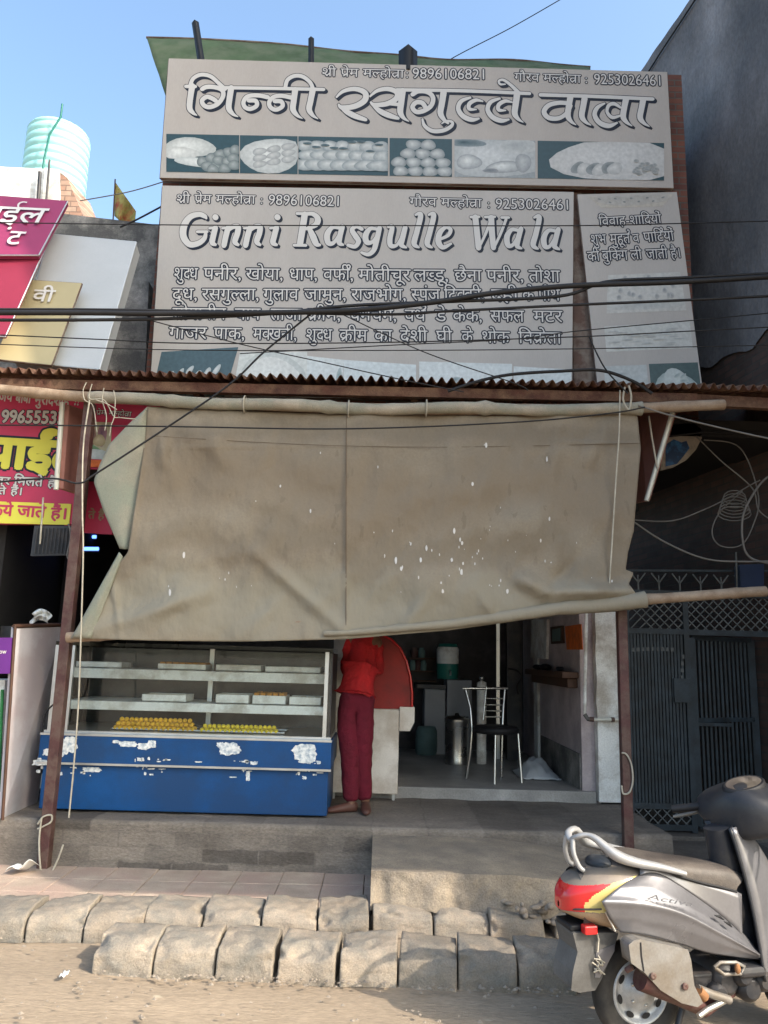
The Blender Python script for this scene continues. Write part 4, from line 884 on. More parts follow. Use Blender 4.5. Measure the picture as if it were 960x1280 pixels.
M['bricks2'] = brick_mat('brick_stack', 0, (.45,.25,.17), (.55,.38,.28), (.3,.2,.15), .2, .09)
tag(build('brick_pier', mb, M['bricks2']), 'sloping broken brick pier on the roof beside the parapet', 'brick pier')
fl = thing('roof_flag', 'small yellow and red flag on a thin stick above the old wall', 'flag', P(141, 276, 8.3))
mb = MB(); mb.tube([P(141,282,8.3), P(144,224,8.3)], .008, 6); build('stick', mb, M['wood'], fl)
M['flag'] = mat('flag_cloth', (.30,.26,.08), .8, .3, 9, (.30,.05,.03), .2, 8)
mb = MB(); mb.grid(lambda u, v: P(143+u*(27)*(1-.1*v), 226+44*v*(1-.35*u)+38*u, 8.3+.05*sin(u*9+v*3)) if v > 0 or True else None, 10, 8); build('cloth', mb, M['flag'], fl, solid=.003)

def signbox(name, label, pts, ds, th, mt, items, edge, face='signw', d_text=None, cat='signboard'):
    q = [P(x, y, d) for (x, y), d in zip(pts, ds)]
    n = (q[1]-q[0]).cross(q[3]-q[0]).normalized(); n = n if n.y > 0 else -n; r_ = ray(*pts[2]); o_ = V((0,0,CAMZ)); q[2] = o_+r_*((q[0]-o_).dot(n)/r_.dot(n))
    t = thing(name, label, cat, q[2]); mb = MB(); mb.prism(q, n*th); build('panel', mb, mt, t, bevel=.004)
    mb = MB()
    for i in range(4): mb.tube([q[i]+n*.01, q[(i+1) % 4]+n*.01], .010, 4)
    build('edge_trim', mb, edge, t)
    if items:
        # lettering lies in the (tilted) plane of the board
        mb = MB()
        def on(x, y, l):
            r = ray(x, y); o = V((0,0,CAMZ)); s = (q[0]-o).dot(n)/r.dot(n); return o+r*s-n*l
        for (tx, a, b, h) in items:
            A, B = on(*a, .02), on(*b, .02); ux = B-A; W_ = ux.length; ux /= W_; up = on(a[0], a[1]-h, .02)-A
            up -= ux*up.dot(ux); Hh = up.length; up /= Hh; parts, wid = layout(tx, .012)
            for k, (vs, fs) in enumerate(parts): mb.add([A+ux*(v_[0]*W_/wid)+up*(v_[1]*Hh/.62)-n*.0004*(k % 3) for v_ in vs], fs)
        build('lettering', mb, M[face], t)
    return t
signbox('signboard', 'magenta tilted signboard with white Hindi letters at the upper left edge', [(-60,240),(84,251),(48,318),(-96,318)], (6.9,6.9,6.4,6.4), .05, M['pink'], [('ाईल', (-14,279), (52,282), 19), ('ंट', (6,307), (24,308), 16)], M['alu'])
signbox('signboard', 'plain crimson panel directly below the magenta sign', [(-90,309),(53,316),(6,420),(-110,412)], (6.55,6.55,6.15,6.15), .03, M['crimson'], None, M['alu'])
signbox('signboard', 'blank grey-white sign box leaning back above the awning', [(62,292),(170,302),(124,461),(18,452)], (7.0,7.0,6.42,6.42), .16, M['greysign'], None, M['alu'])
signbox('signboard', 'small cream sign with two white Hindi letters in front of the grey box', [(40,350),(102,354),(64,456),(-8,448)], (6.62,6.62,6.32,6.32), .03, M['creamsign'], [('वी', (40,378), (66,379), 14)], M['signedge'])

DR = 6.55
rs_ = thing('shop_sign', 'red shop sign with yellow lettering and a yellow strip under the awning', 'signboard', P(40, 655, DR))
build('panel', slab([(-80,484),(106,496),(92,655),(-100,655)], DR, .05), M['redsign_lifted'], rs_)
build('yellow_strip', slab([(-80,624),(89,630),(86,656),(-85,652)], DR-.012, .01), M['yellow'], rs_)
text_pair(rs_, [('जय', (-2,501), (15,502), 11), ('बाबा', (19,503), (38,504), 11), ('मुरादशाह', (43,505), (86,508), 12), ('!!', (92,506), (99,507), 11)], DR, M['signw'], M['ink'], off_i=None, off_f=.02, nm='slogan')
text_pair(rs_, [('99655533', (1,528), (81,530), 14)], DR, M['signw'], M['ink'], off_i=.075, off_f=.03, nm='phone_number')
text_pair(rs_, [('पाईंट', (-22,582), (96,589), 34)], DR, M['yellow'], M['ink'], off_i=.10, off_f=.05, nm='headline')
text_pair(rs_, [('वर', (-6,605), (12,606), 9), ('मिलते', (17,606), (53,608), 10), ('हैं', (59,608), (68,609), 10), ('ते', (-2,618), (7,618), 8), ('हैं।', (13,618), (28,619), 9)], DR, M['signw'], M['ink'], off_i=.075, off_f=.025, nm='small_lettering')
text_pair(rs_, [('किये', (-18,644), (15,645), 13), ('जाते', (21,645), (56,647), 13), ('हैं।', (63,648), (84,649), 13)], DR-.012, M['redsign_lifted'], M['ink'], off_i=None, off_f=.03, nm='strip_lettering')
sb = thing('projecting_sign', 'narrow faded reddish projecting sign with pale edge in front of the red shop sign', 'signboard', P(90, 612, 6.35))
q = [P(78,505,6.2), P(106,515,6.5), P(101,620,6.5), P(70,610,6.2)]
mb = MB(); mb.prism(q, (.05,.02,0)); build('panel', mb, M['pinkboard'], sb)
mb = MB(); mb.tube([P(78,503,6.19), P(70,612,6.19)], .022, 4); build('edge', mb, M['fluoro'], sb)
mb = MB()
for i in range(2):
    cc = P(92-2*i, 545+24*i, 6.32); n0 = (q[1]-q[0]).normalized()
    mb.tube([cc+n0*(.05*cos(a))+V((-.012,-.012,.06*sin(a))) for a in [k*pi/7 for k in range(15)]], .007, 5)
build('emblem', mb, M['bronze'], sb)
fb = thing('picture_board', 'small board with a picture of sweets and a red heading strip beside the canvas corner', 'signboard', P(125, 585, 6.45))
build('panel', slab([(103,502),(200,508),(190,590),(97,585)], 6.45, .04), M['redsign_lifted'], fb)
picture(fb, [(103,527),(140,528),(138,575),(98,573)], 6.45, (.42,.38,.25), [(.3,.4,.22,.28,(.10,.05,.03),(.25,.12,.09)),(.7,.35,.15,.3,(.12,.05,.09),(.3,.14,.16)),(.62,.5,.2,.16,(.55,.45,.28),(.32,.25,.12)),(.5,.75,.5,.10,(.06,.18,.06),(.16,.3,.14),.4),(.4,.92,.6,.2,(.55,.60,.60),(.42,.47,.46))])
text_pair(fb, [('श्री प्रेम मल्होत्रा', (107,518), (164,521), 6)], 6.45, M['signw'], M['ink'], off_i=.06, off_f=0)
build('orange_strip', slab([(98,574),(139,576),(139,584),(96,583)], 6.43, .01), M['orange'], fb)
gb = thing('hanging_board', 'small dark slatted metal board hanging on the left below the yellow strip', 'board', P(62, 695, 6.3))
mb = MB(); a_, b_ = P(41,657,6.3), P(89,657,6.3); 
build('panel', slab([(43,657),(90,657),(86,694),(38,695)], 6.3, .03), M['silverd'], gb, bevel=.005)
mb = MB()
for k in range(9): x = 46+4.8*k; mb.tube([P(x+1,660,6.285), P(x-3,692,6.285)], .006, 4)
build('slats', mb, M['silverd'], gb)
mb = MB(); mb.tube([P(54,622,6.28), P(53,640,6.28), P(50,680,6.28)], .008, 5); build('hanger', mb, M['rope'], gb)
cable('cable', [(85,655,6.2),(98,680),(101,692),(92,703),(84,695),(88,672),(86,655)], 6.2, .005, M['wirepale'], 'thin wire loop beside the hanging slatted board')
M['tube'] = emit('blue_tube_light', (.10,.22,1.0), 1.6)
for i, (xa, xb, y, dd, lb) in enumerate(((20,40,682,7.4,'dim blue tube light seen left of the hanging board'), (86,123,686,7.8,'blue tube light behind the left iron post'), (84,90,671,8.2,'short blue light left of the iron post, above the tube'), (112,120,671,8.2,'short blue light right of the iron post, above the tube'))):
    t = thing('tube_light', lb, 'tube light', P(xa, y, dd)); mb = MB(); mb.tube([P(xa,y,dd),P(xb,y,dd)], .018, 8); build('tube', mb, M['tube'], t)
    mb = MB(); mb.box((P(xa,y,dd).x, dd+.02, P(xa,y,dd).z-.02), (P(xb,y,dd).x, dd+.05, P(xa,y,dd).z+.03)); build('batten', mb, M['silverd'], t)
# red inner boards of the neighbour, seen past the post
t = thing('shop_sign', 'dark red board with gold lettering seen between iron post and canvas', 'signboard', P(120, 665, 6.9)); build('panel', slab([(84,600),(146,604),(140,668),(80,664)], 6.9, .04), M['redsign_lifted'], t)
text_pair(t, [('ते हैं', (110,648), (130,649), 9)], 6.9, M['bronze'], M['ink'], off_i=None, off_f=.03)
# metal sheet partition / shutter at far left
sp = thing('metal_partition', 'dull grey sheet-metal partition standing left of the blue counter', 'partition', PZ(20, 1018, PLZ))
q0, q1, q2, q3 = PZ(3,1024,PLZ), PZ(62,1004,PLZ), P(92,780,6.9), P(73,778,6.15)
q0 = P(3,1023,6.15); q1 = P(46,1007,6.8)
mb = MB(); mb.prism([q0,q1,P(80,782,6.8),P(19,784,6.15)], (-.03,.0,0)); M['sheet'] = mat('dull_sheet', (.50,.48,.50), .5, .12, 2, (.40,.34,.35), .4, 1.5); build('sheet', mb, M['sheet'], sp)
mb = MB(); mb.tube([P(3,1025,6.13), P(19,782,6.13)], .012, 6); build('edge', mb, M['wood'], sp)
mb = MB(); mb.tube([P(17,783,6.13), P(80,781,6.8)], .018, 4); build('top_rail', mb, M['wood'], sp)
cable('cable', [(84,800,6.1),(82,840),(74,872),(58,890),(52,915)], 6.2, .007, M['wire'], 'black flex hanging against the metal partition')
pp = thing('poster', 'purple poster with white letters at the left photo edge', 'poster', P(8, 848, 6.5)); M['purple'] = mat('purple_print', (.10,.02,.16), .4, .1, 4)
build('panel', slab([(-40,797),(15,797),(12,842),(-40,842)], 6.12, .03), M['purple'], pp); text_pair(pp, [('ow', (-1,817), (8,817), 5)], 6.12, M['signw'], M['ink'], off_i=None, off_f=.01)
fr_ = thing('display_fridge', 'pale fridge edge with green stripe below the purple poster', 'fridge', P(-5, 1015, 6.55))
build('cabinet', slab([(-50,850),(6,850),(-2,1020),(-60,1020)], 6.3, .4), M['white'], fr_); mb = MB(); mb.tube([P(3,862,6.28), P(-2,990,6.28)], .014, 4); M['gstripe'] = mat('green_trim', (.03,.2,.06), .5); build('trim', mb, M['gstripe'], fr_)
mb = MB(); mb.grid(lambda u, v: P(40+22*u+3*sin(v*6), 767+14*v-6*sin(u*3), 6.7+.1*noise.noise(V((u*4,v*4,1)))), 12, 8); tag(build('white_cloth', mb, M['white'], solid=.006), 'crumpled white cloth lying on the partition top', 'cloth')
bx = thing('counter_box', 'dark shelf with pale front edge behind the partition at far left', 'shelf', P(0,795,6.8)); build('board', slab([(-40,782),(72,783),(72,796),(-40,797)], 6.85, .3), M['silverd'], bx)

# ------------------------------------------------------------------ blue display counter
ct = thing('display_counter', 'blue enamel sweets counter with glass case, peeling stickers on its front', 'display counter', (-1.7, 6.4, PLZ))
ya = 6.42; cl, cr = PZ(43, 1016, PLZ).x, PZ(408, 1024, PLZ).x
zb, zf, zg = P(225, 958, ya).z, P(225, 922, ya).z, P(70, 806, ya).z
mb = MB(); mb.box((cl, ya+.02, PLZ+.02), (cr, ya+.8, zb)); build('base_panel', mb, M['blue'], ct, bevel=.006)
mb = MB(); mb.box((cl-.03, ya-.02, zb+.004), (cr+.02, ya+.82, zf)); build('fascia', mb, M['blue'], ct, bevel=.008)
mb = MB(); mb.box((cl-.032, ya-.026, zb-.006), (cr+.022, ya-.0, zb+.010)); mb.box((cl-.032, ya-.024, zf-.004), (cr+.022, ya+.02, zf+.012)); build('trim_strip', mb, M['alu'], ct)
rs = random.Random(5)
def torn(px, py, w_, h_, seed, d):
    n = 40; pts = []
    for i in range(n):
        a = 2*pi*i/n; k = 1+.35*noise.noise(V((cos(a)*2.2+seed, sin(a)*2.2, 0)))+.18*noise.noise(V((cos(a)*7+seed, sin(a)*7, 4)))
        sq = 1/max(abs(cos(a)), abs(sin(a)))**.8
        q = P(px+w_/2*k*cos(a)*sq, py+h_/2*k*sin(a)*sq, d); q.y -= .002; pts.append(q)
    return pts
fy = ya-.021
for lst, nm in (([(75,934,20,22,1),(88,931,16,20,9),(60,940,12,8,2)],'torn_sticker'), ([(160,930,22,7,3),(180,933,16,8,4),(190,930,10,9,6),(145,927,8,4,8)],'torn_sticker'), ([(287,936,26,15,5),(275,931,8,6,7)],'torn_sticker'), ([(381,940,28,20,11),(383,950,20,8,12)],'torn_sticker')):
    mb = MB()
    for k, (x, y, w_, h_, sd) in enumerate(lst): mb.poly([q+V((0,-.0006*k,0)) for q in torn(x, y, w_, h_, sd, fy)])
    build(nm, mb, M['peel'], ct)
mb = MB()
for k in range(70):
    x = rs.choice([rs.uniform(46,110), rs.uniform(60,400), rs.uniform(150,210), rs.uniform(290,330), rs.uniform(370,402)]); yb_ = 950+ (x-45)*.02
    y = yb_+rs.choice([-4,-2,4,7,10,16])+rs.uniform(-2,2); d = fy if y < yb_ else ya+.019
    mb.poly([q+V((0,-.001,0)) for q in torn(x, y, rs.choice([1.2,2,3,5,9]), rs.choice([1,1.5,2,4]), k*1.7, d)])
for (x, y, w_, h_, s_) in ((115,962,22,6,3),(305,957,6,14,5),(310,970,5,12,6),(50,953,18,7,2),(72,972,2,20,8)): mb.poly([q+V((0,-.0015,0)) for q in torn(x, y, w_, h_, s_, ya+.019 if y > 954 else fy)])
build('chipped_paint', mb, M['peel'], ct)
mb = MB(); mb.box((cl-.02, ya+.02, zf+.013), (cr+.01, ya+.78, zf+.03)); build('deck', mb, M['alu'], ct)
for zz, yy, nm, dz in ((P(225,884,6.60).z, 6.58, 'shelf', .035), (P(225,844,6.66).z, 6.62, 'shelf', .04)):
    mb = MB(); mb.box((cl+.06, yy, zz-dz), (cr-.06, ya+.76, zz+dz)); build(nm, mb, M['white'], ct, bevel=.004)
for x in (cl, cl+.13, cr-.06):
    mb = MB(); mb.box((x, ya+.03, zf+.03), (x+.03, ya+.06, zg)); build('corner_post', mb, M['alu'], ct)
mb = MB(); mb.box(((cl+cr)/2+.03, ya+.5, zf+.03), ((cl+cr)/2+.07, ya+.54, zg)); build('middle_post', mb, M['alu'], ct)
mb = MB(); mb.box((cl, ya+.03, zg), (cr, ya+.78, zg+.03)); build('top', mb, M['glass'], ct)
mb = MB(); mb.box((cr-.028, ya+.08, zf+.03), (cr-.0, ya+.78, zg-.01)); build('end_panel', mb, M['silverd'], ct)
mb = MB(); mb.box((cl+.03, ya+.775, zf+.03), (cr-.03, ya+.785, zg-.01)); M['backglass'] = mat('dark_back_glass', (.03,.033,.036), .2, .3, 3, (.07,.075,.075), .4, 2, spec=.5); build('back_pane', mb, M['backglass'], ct)
mb = MB(); mb.box((cl+.02, ya+.040, zf+.03), (cr-.01, ya+.045, zg-.01)); build('glass_front', mb, M['glass'], ct)
mb = MB(); mb.box((cl+.005, ya+.065, zf+.03), (cl+.010, ya+.77, zg-.01)); build('glass_side', mb, M['glass'], ct)
# sweets
def balls(base_px, d, n, rows, depth, r, mt, label, group):
    mb = MB(); mb.ball((0,0,0), r, 12, 8); first = None
    a = P(base_px[0], base_px[1], d)
    for j in range(rows):
        for k in range(depth-j if depth > 1 else 1):
            for i in range(n-j):
                loc = V((a.x+r*2.02*(i+.5*j+(.5 if k % 2 else 0)*.0)+rs.uniform(-.002,.002), d+r*1.75*(k+.5*j), zf+.032+r+j*r*1.62))
                if first is None: first = build('laddu', mb, mt, local=True); first.location = loc; tag(first, label, 'sweet', group); o = first
                else: o = first.copy(); C.objects.link(o); o.location = loc
                o.rotation_euler = (rs.random()*6, rs.random()*6, rs.random()*6)
r1 = (P(243,915,6.6).x-P(140,915,6.6).x)/17/2.02
balls((143,921), 6.56, 17, 4, 3, r1, M['lad1'], 'round orange laddu in the large left pile inside the blue counter', 'orange laddus piled at the left of the counter')
balls((252,922), 6.56, 17, 2, 2, r1*.95, M['lad2'], 'round yellow laddu in the low right rows inside the blue counter', 'yellow laddus in rows at the right of the counter')
def tray(px0, px1, py, d, h, mt, label, z):
    a, b = P(px0, py, d), P(px1, py, d); t = thing('sweet_tray', label, 'tray', (a.x, d, z)); mb = MB()
    x0, x1, y1 = a.x, b.x, d+.26; mb.box((x0,d,z),(x1,y1,z+.012))
    for s in ((x0,d,x0+.008,y1),(x1-.008,d,x1,y1),(x0,d,x1,d+.008),(x0,y1-.008,x1,y1)): mb.box((s[0],s[1],z),(s[2],s[3],z+h))
    build('tray', mb, M['white'] if mt != 'steel' else M['steel'], t, bevel=.003); return t, x0, x1
z2, z3 = P(225,884,6.60).z+.036, P(225,844,6.66).z+.041
M['sweetw'] = mat('milk_sweet', (.62,.56,.44), .6, .12, 20); M['sweeto'] = mat('orange_sweet', (.50,.22,.03), .6, .25, 30, bump=1, bscale=90)
for (a, b, d, h, lb, z, sw) in ((178,234,6.62,.06,'white tray on the middle shelf, left of centre',z2,'sweetw'),(270,312,6.62,.075,'white box just right of centre on the middle shelf',z2,'sweetw'),(316,358,6.62,.075,'white box second from right on the middle shelf with dark sweets',z2,'sweeto'),(362,402,6.62,.07,'white box at the right end of the middle shelf',z2,'sweetw'),
                             (195,256,6.67,.05,'tray of orange sweets on the top shelf',z3,'sweeto'),(268,325,6.67,.055,'white tray right of the orange sweets on the top shelf',z3,'sweetw'),(330,400,6.67,.05,'long white tray at the right end of the top shelf',z3,'sweetw'),(92,150,6.67,.05,'white tray at the left end of the top shelf',z3,'sweetw')):
    t, x0, x1 = tray(a, b, 860, d, h, 'w', lb, z)
    mb = MB()
    hh = h*.9 if sw == 'sweetw' else h*1.25
    n = int((x1-x0)/.055)
    for i in range(n):
        for j in range(4): mb.box((x0+.012+i*(x1-x0-.02)/n, d+.012+j*.06, z+.013), (x0+.008+(i+.9)*(x1-x0-.02)/n, d+.064+j*.06, z+hh+.004*rs.random()))
    kind(build('sweets', mb, M[sw], t, bevel=.006), 'stuff')
t, x0, x1 = tray(138, 250, 918, 6.545, .02, 'steel', 'flat steel tray under the orange laddu pile', zf+.031)
t, x0, x1 = tray(252, 356, 921, 6.545, .02, 'steel', 'flat steel tray under the yellow laddu rows', zf+.031)

# ------------------------------------------------------------------ freezer stall with red hood
fz = thing('freezer_stall', 'white freezer stall with red arched hood in front of the dark shop', 'freezer', PZ(460, 1003, PLZ))
yf = 7.28; f0, f1 = P(412, 950, yf).x, P(498, 950, yf).x; fz0, fz1 = P(450, 992, yf).z, P(470, 886, yf).z
mb = MB(); mb.box((f0, yf, fz0), (f1, yf+.75, fz1)); build('cabinet', mb, M['cream'], fz, bevel=.012)
e1 = P(518, 900, yf).x; l0, l1 = P(517, 914, yf).z, P(517, 884, yf).z
mb = MB(); mb.prism([(f1+.002,yf-.01,l0),(e1-.04,yf-.01,l0),(e1,yf-.01,l0+.08),(e1,yf-.01,l1),(f1+.002,yf-.01,l1)], (0,.7,0)); build('side_ledge', mb, M['cream'], fz, bevel=.006)
arc = [(462,886),(462,792),(478,794),(489,799),(500,810),(508,826),(513,846),(515,866),(515,886)]
mb = MB(); mb.prism([P(x,y,yf+.03) for x, y in arc], (0,.5,0)); build('red_hood', mb, M['red'], fz, bevel=.01)
mb = MB(); mb.tube([P(x,y,yf+.02) for x, y in arc[2:]], .012, 6); M['redtrim'] = M['red']; build('hood_trim', mb, M['tail'], fz)
mb = MB(); mb.hexa([P(414,985,yf+.08)]+[P(436,985,yf+.08),P(437,770,yf+.08),P(418,770,yf+.08)]+[q+V((0,.3,0)) for q in (P(414,985,yf+.08),P(436,985,yf+.08),P(437,770,yf+.08),P(418,770,yf+.08))]); build('side_column', mb, M['cream'], fz, bevel=.008)
for x in (f0+.03, f1-.05):
    for y in (yf+.04, yf+.66): mb = MB(); mb.box((x,y,PLZ),(x+.025,y+.025,fz0)); build('leg', mb, M['alu'], fz)

# ------------------------------------------------------------------ person
def skin_mesh(name, joints, edges, mt, parent=None, sub=2, fold=0):
    me = bpy.data.meshes.new(name); ks = list(joints); me.from_pydata([joints[k][:3] for k in ks], [(ks.index(a), ks.index(b)) for a, b in edges], [])
    o = bpy.data.objects.new(name, me); C.objects.link(o); s = o.modifiers.new('s', 'SKIN'); s.branch_smoothing = .6
    for i, k in enumerate(ks):
        r = joints[k][3]; r = r if isinstance(r, tuple) else (r, r)
        me.skin_vertices[0].data[i].radius = r; me.skin_vertices[0].data[i].use_root = (i == 0)
    d = o.modifiers.new('d', 'SUBSURF'); d.levels = sub; d.render_levels = sub
    bpy.context.view_layer.update(); dg = bpy.context.evaluated_depsgraph_get(); m2 = bpy.data.meshes.new_from_object(o.evaluated_get(dg)); bpy.data.objects.remove(o)
    if fold:      # cloth folds as real relief
        nn = [v_.normal.copy() for v_ in m2.vertices]
        for v_, n_ in zip(m2.vertices, nn):
            c_ = v_.co; q_ = V((c_.x*9+c_.z*5, c_.y*9, c_.z*16+c_.x*9)); a_ = noise.noise(q_); b_ = 1-abs(noise.noise(q_*.6+V((7,1,3))))*2
            v_.co = c_+n_*(fold*(.7*a_+.8*b_-.4))
    for p in m2.polygons: p.use_smooth = True
    m2.materials.clear(); m2.materials.append(mt); r = bpy.data.objects.new(name, m2); C.objects.link(r); r['_w'] = (0,0,0)
    if parent: r.parent = parent
    return r
fp = PZ(440, 1016, PLZ)
pe = thing('person', 'person in red shirt and maroon trousers standing at the freezer, head hidden by the canvas', 'person', fp)
# local frame: x right, y away from camera, z up; faces away and slightly left, leaning over the stall
J = {'pelvis':(-.005,.06,.90,(.135,.105)),'belly':(.015,.10,1.08,(.112,.10)),'chest':(.055,.16,1.28,(.115,.10)),'neckb':(.10,.20,1.45,.075),'neck':(.11,.225,1.52,.055),'head':(.115,.25,1.62,(.078,.095)),'crown':(.115,.255,1.70,.07),
 'hipL':(-.085,.06,.86,.095),'kneeL':(-.035,.045,.48,.062),'ankL':(-.015,.02,.085,.040),'heelL':(-.01,.01,.05,.04),'toeL':(-.16,-.05,.028,.03),
 'hipR':(.075,.06,.86,.095),'kneeR':(.075,.08,.47,.062),'ankR':(.105,.09,.085,.040),'heelR':(.105,.10,.05,.04),'toeR':(.115,-.05,.028,.03),
 'shL':(-.055,.17,1.41,.062),'elL':(-.095,.24,1.13,.043),'wrL':(-.05,.37,1.12,.030),'paL':(-.04,.44,1.13,.036),
 'shR':(.17,.21,1.40,.058),'elR':(.185,.27,1.14,.042),'wrR':(.13,.39,1.16,.030),'paR':(.11,.45,1.17,.036)}
Eg = [('pelvis','belly'),('belly','chest'),('chest','neckb'),('neckb','neck'),('neck','head'),('head','crown'),('pelvis','hipL'),('hipL','kneeL'),('kneeL','ankL'),('ankL','heelL'),('heelL','toeL'),('pelvis','hipR'),('hipR','kneeR'),('kneeR','ankR'),('ankR','heelR'),('heelR','toeR'),
      ('neckb','shL'),('shL','elL'),('elL','wrL'),('wrL','paL'),('neckb','shR'),('shR','elR'),('elR','wrR'),('wrR','paR')]
for s, wr in (('L','paL'),('R','paR')):
    b_ = V(J[wr][:3])
    for i in range(4):
        k = 'f%s%d' % (s, i); o_ = V(((i-1.5)*.02, .045, .004)); J[k] = (*(b_+o_), .010); J[k+'m'] = (*(b_+o_+V((0,.035,-.012))), .009); J[k+'t'] = (*(b_+o_+V((0,.05+.006*(i in (1,2)),-.035))), .008)
        Eg += [(wr, k), (k, k+'m'), (k+'m', k+'t')]
    sg = 1 if s == 'L' else -1; k = 'th'+s; J[k] = (*(b_+V((sg*.045,.0,-.005))), .012); J[k+'t'] = (*(b_+V((sg*.055,.045,-.015))), .009); Eg += [(wr, k), (k, k+'t')]
body = skin_mesh('body', J, Eg, M['skin'], pe)
def sub(keys, edges, grow, over={}):
    j = {}
    for k in keys:
        q = J[k]; r = q[3] if isinstance(q[3], tuple) else (q[3], q[3]); j[k] = (*q[:3], tuple(x+grow for x in r))
    j.update(over); return j
tj = {'pelvis':(-.005,.06,.93,(.15,.125)),'waist':(.015,.082,1.05,(.148,.124)),'hipL':(-.075,.06,.84,(.105,.115)),'midL':(-.062,.055,.66,.098),'kneeL':(-.038,.045,.47,.088),'shinL':(-.02,.032,.25,.080),'cufL':(-.012,.02,.075,.070),
      'hipR':(.07,.065,.84,(.105,.115)),'midR':(.07,.07,.66,.098),'kneeR':(.07,.08,.46,.088),'shinR':(.084,.088,.25,.078),'cufR':(.10,.09,.08,.068)}
skin_mesh('trousers', tj, [('pelvis','waist'),('pelvis','hipL'),('hipL','midL'),('midL','kneeL'),('kneeL','shinL'),('shinL','cufL'),('pelvis','hipR'),('hipR','midR'),('midR','kneeR'),('kneeR','shinR'),('shinR','cufR')], M['trouser'], pe, 3, .007)
sj = {'belly':(.01,.09,1.06,(.138,.120)),'hem':(-.005,.072,.955,(.148,.128)),'mid':(.03,.12,1.17,(.138,.118)),'chest':(.05,.16,1.30,(.135,.122)),'up':(.065,.19,1.43,(.115,.108)),'neckb':(.10,.215,1.50,.095),
      'shL':(-.05,.17,1.40,.078),'elL':(-.098,.24,1.13,.058),'cuL':(-.06,.35,1.12,.044),'shR':(.165,.21,1.39,.074),'elR':(.185,.27,1.14,.054),'cuR':(.14,.37,1.157,.042)}
skin_mesh('shirt', sj, [('belly','hem'),('belly','mid'),('mid','chest'),('chest','up'),('up','neckb'),('up','shL'),('shL','elL'),('elL','cuL'),('up','shR'),('shR','elR'),('elR','cuR')], M['shirt'], pe, 3, .013)
for s in ('L','R'):
    a_, h_, t_ = (V(J[k+s][:3]) for k in ('ank','heel','toe')); dr = (t_-h_); dr.z = 0; dr.normalize(); sd_ = V((-dr.y, dr.x, 0)); mb = MB()
    rings = []
    for (f, wd, zt_, ) in ((-.05,.028,.075),(-.02,.040,.085),(.04,.042,.08),(.10,.044,.065),(.16,.044,.052),(.20,.034,.042),(.222,.014,.028)):
        rings.append([h_*1+dr*f+sd_*(wd*cos(a))+V((0,0,-h_.z+.004+max(0,(zt_)*(.5+.5*sin(a))))) for a in [2*pi*i/12 for i in range(12)]])
    vs = [q for r_ in rings for q in r_]; mb.add(vs, [[i*12+j, i*12+(j+1) % 12, (i+1)*12+(j+1) % 12, (i+1)*12+j] for i in range(6) for j in range(12)]+[list(range(12)), list(range(72,84))], 0, True)
    o = build('shoe', mb, M['shoe'], None, local=True, weld=True); o.parent = pe
mb = MB(); mb.ball((.115,.262,1.668), (.088,.105,.085), 16, 10); o = build('hair', mb, M['hair'], None, local=True); o.parent = pe
mb = MB()
for sx in (-.03,.03): mb.ball((.115+sx,.25+.098,1.635), .012, 8, 6)
mb.ball((.115,.25+.112,1.60), (.014,.018,.02), 8, 6); mb.ball((.115,.25+.098,1.562), (.026,.01,.008), 8, 6)
for sx in (-.088,.088): mb.ball((.115+sx,.25,1.62), (.012,.022,.03), 8, 6)
o = build('face', mb, M['skin'], None, local=True); o.parent = pe

# ------------------------------------------------------------------ inside the shop
def at(px, py, d): return P(px, py, d)
ch = thing('steel_chair', 'steel tube chair with round black seat and ladder back', 'chair', PZ(620, 975, FLZ))
dc = 7.95; sz = P(620, 912, dc).z; cx0 = P(620, 912, dc).x; rs2 = (P(649,912,dc).x-P(591,912,dc).x)/2
mb = MB(); mb.lathe([(.01,-.035),(rs2*.86,-.035),(rs2,-.015),(rs2*1.0,.015),(rs2*.9,.035),(rs2*.5,.045),(.01,.047)], (cx0, dc, sz), 28); build('seat', mb, M['black'], ch)
def leg(a, b, nm='leg'):
    mb = MB(); mb.tube([V(q) for q in (a, b)] if not isinstance(a, list) else [V(q) for q in a], .0135, 8); build(nm, mb, M['steel'], ch)
zf_ = FLZ
leg((cx0-.03, dc-.17, sz-.03), (cx0-.045, dc-.22, zf_)); leg((cx0+.21, dc-.05, sz-.03), (cx0+.235, dc-.10, zf_))
bl0, br0 = P(582,862,dc+.15), P(631,861,dc+.28)
leg([bl0, P(588,885,dc+.12), P(590,912,dc+.08), V((P(588,940,dc+.08).x, dc+.08, zf_+.25)), V((P(583,972,dc+.1).x, dc+.1, zf_))], None)
leg([br0, P(629,885,dc+.25), P(628,912,dc+.2), V((P(627,940,dc+.2).x, dc+.22, zf_))], None)
mb = MB(); mb.tube([bl0+V((-.03,0,.01)), bl0+V((.02,.0,.012)), br0+V((.03,0,.005))], .014, 8); build('top_rail', mb, M['steel'], ch)
for k, yy in enumerate((873, 881, 888.5, 896)):
    mb = MB(); mb.tube([P(607-.3*k,yy,dc+.2), P(629,yy+.3,dc+.25)], .008, 6); build('slat', mb, M['steel'], ch)
mb = MB(); mb.tube([P(608,858,dc+.2), P(604,900,dc+.16)], .008, 6); build('upright', mb, M['steel'], ch)
db = PZ(570, 955, FLZ).y
bn = thing('steel_drum', 'tall stainless steel drum with lid on the shop floor', 'drum', PZ(571, 956, FLZ)); rd = (P(587,930,db).x-P(556,930,db).x)/2; hd = P(571,899,db).z-FLZ; cxx = P(571,930,db).x
mb = MB(); mb.lathe([(rd*.97,0),(rd,.02),(rd*.96,.05),(rd*.96,hd*.9),(rd,hd*.93),(rd,hd)], (cxx, db, FLZ), 28); build('body', mb, M['steel'], bn)
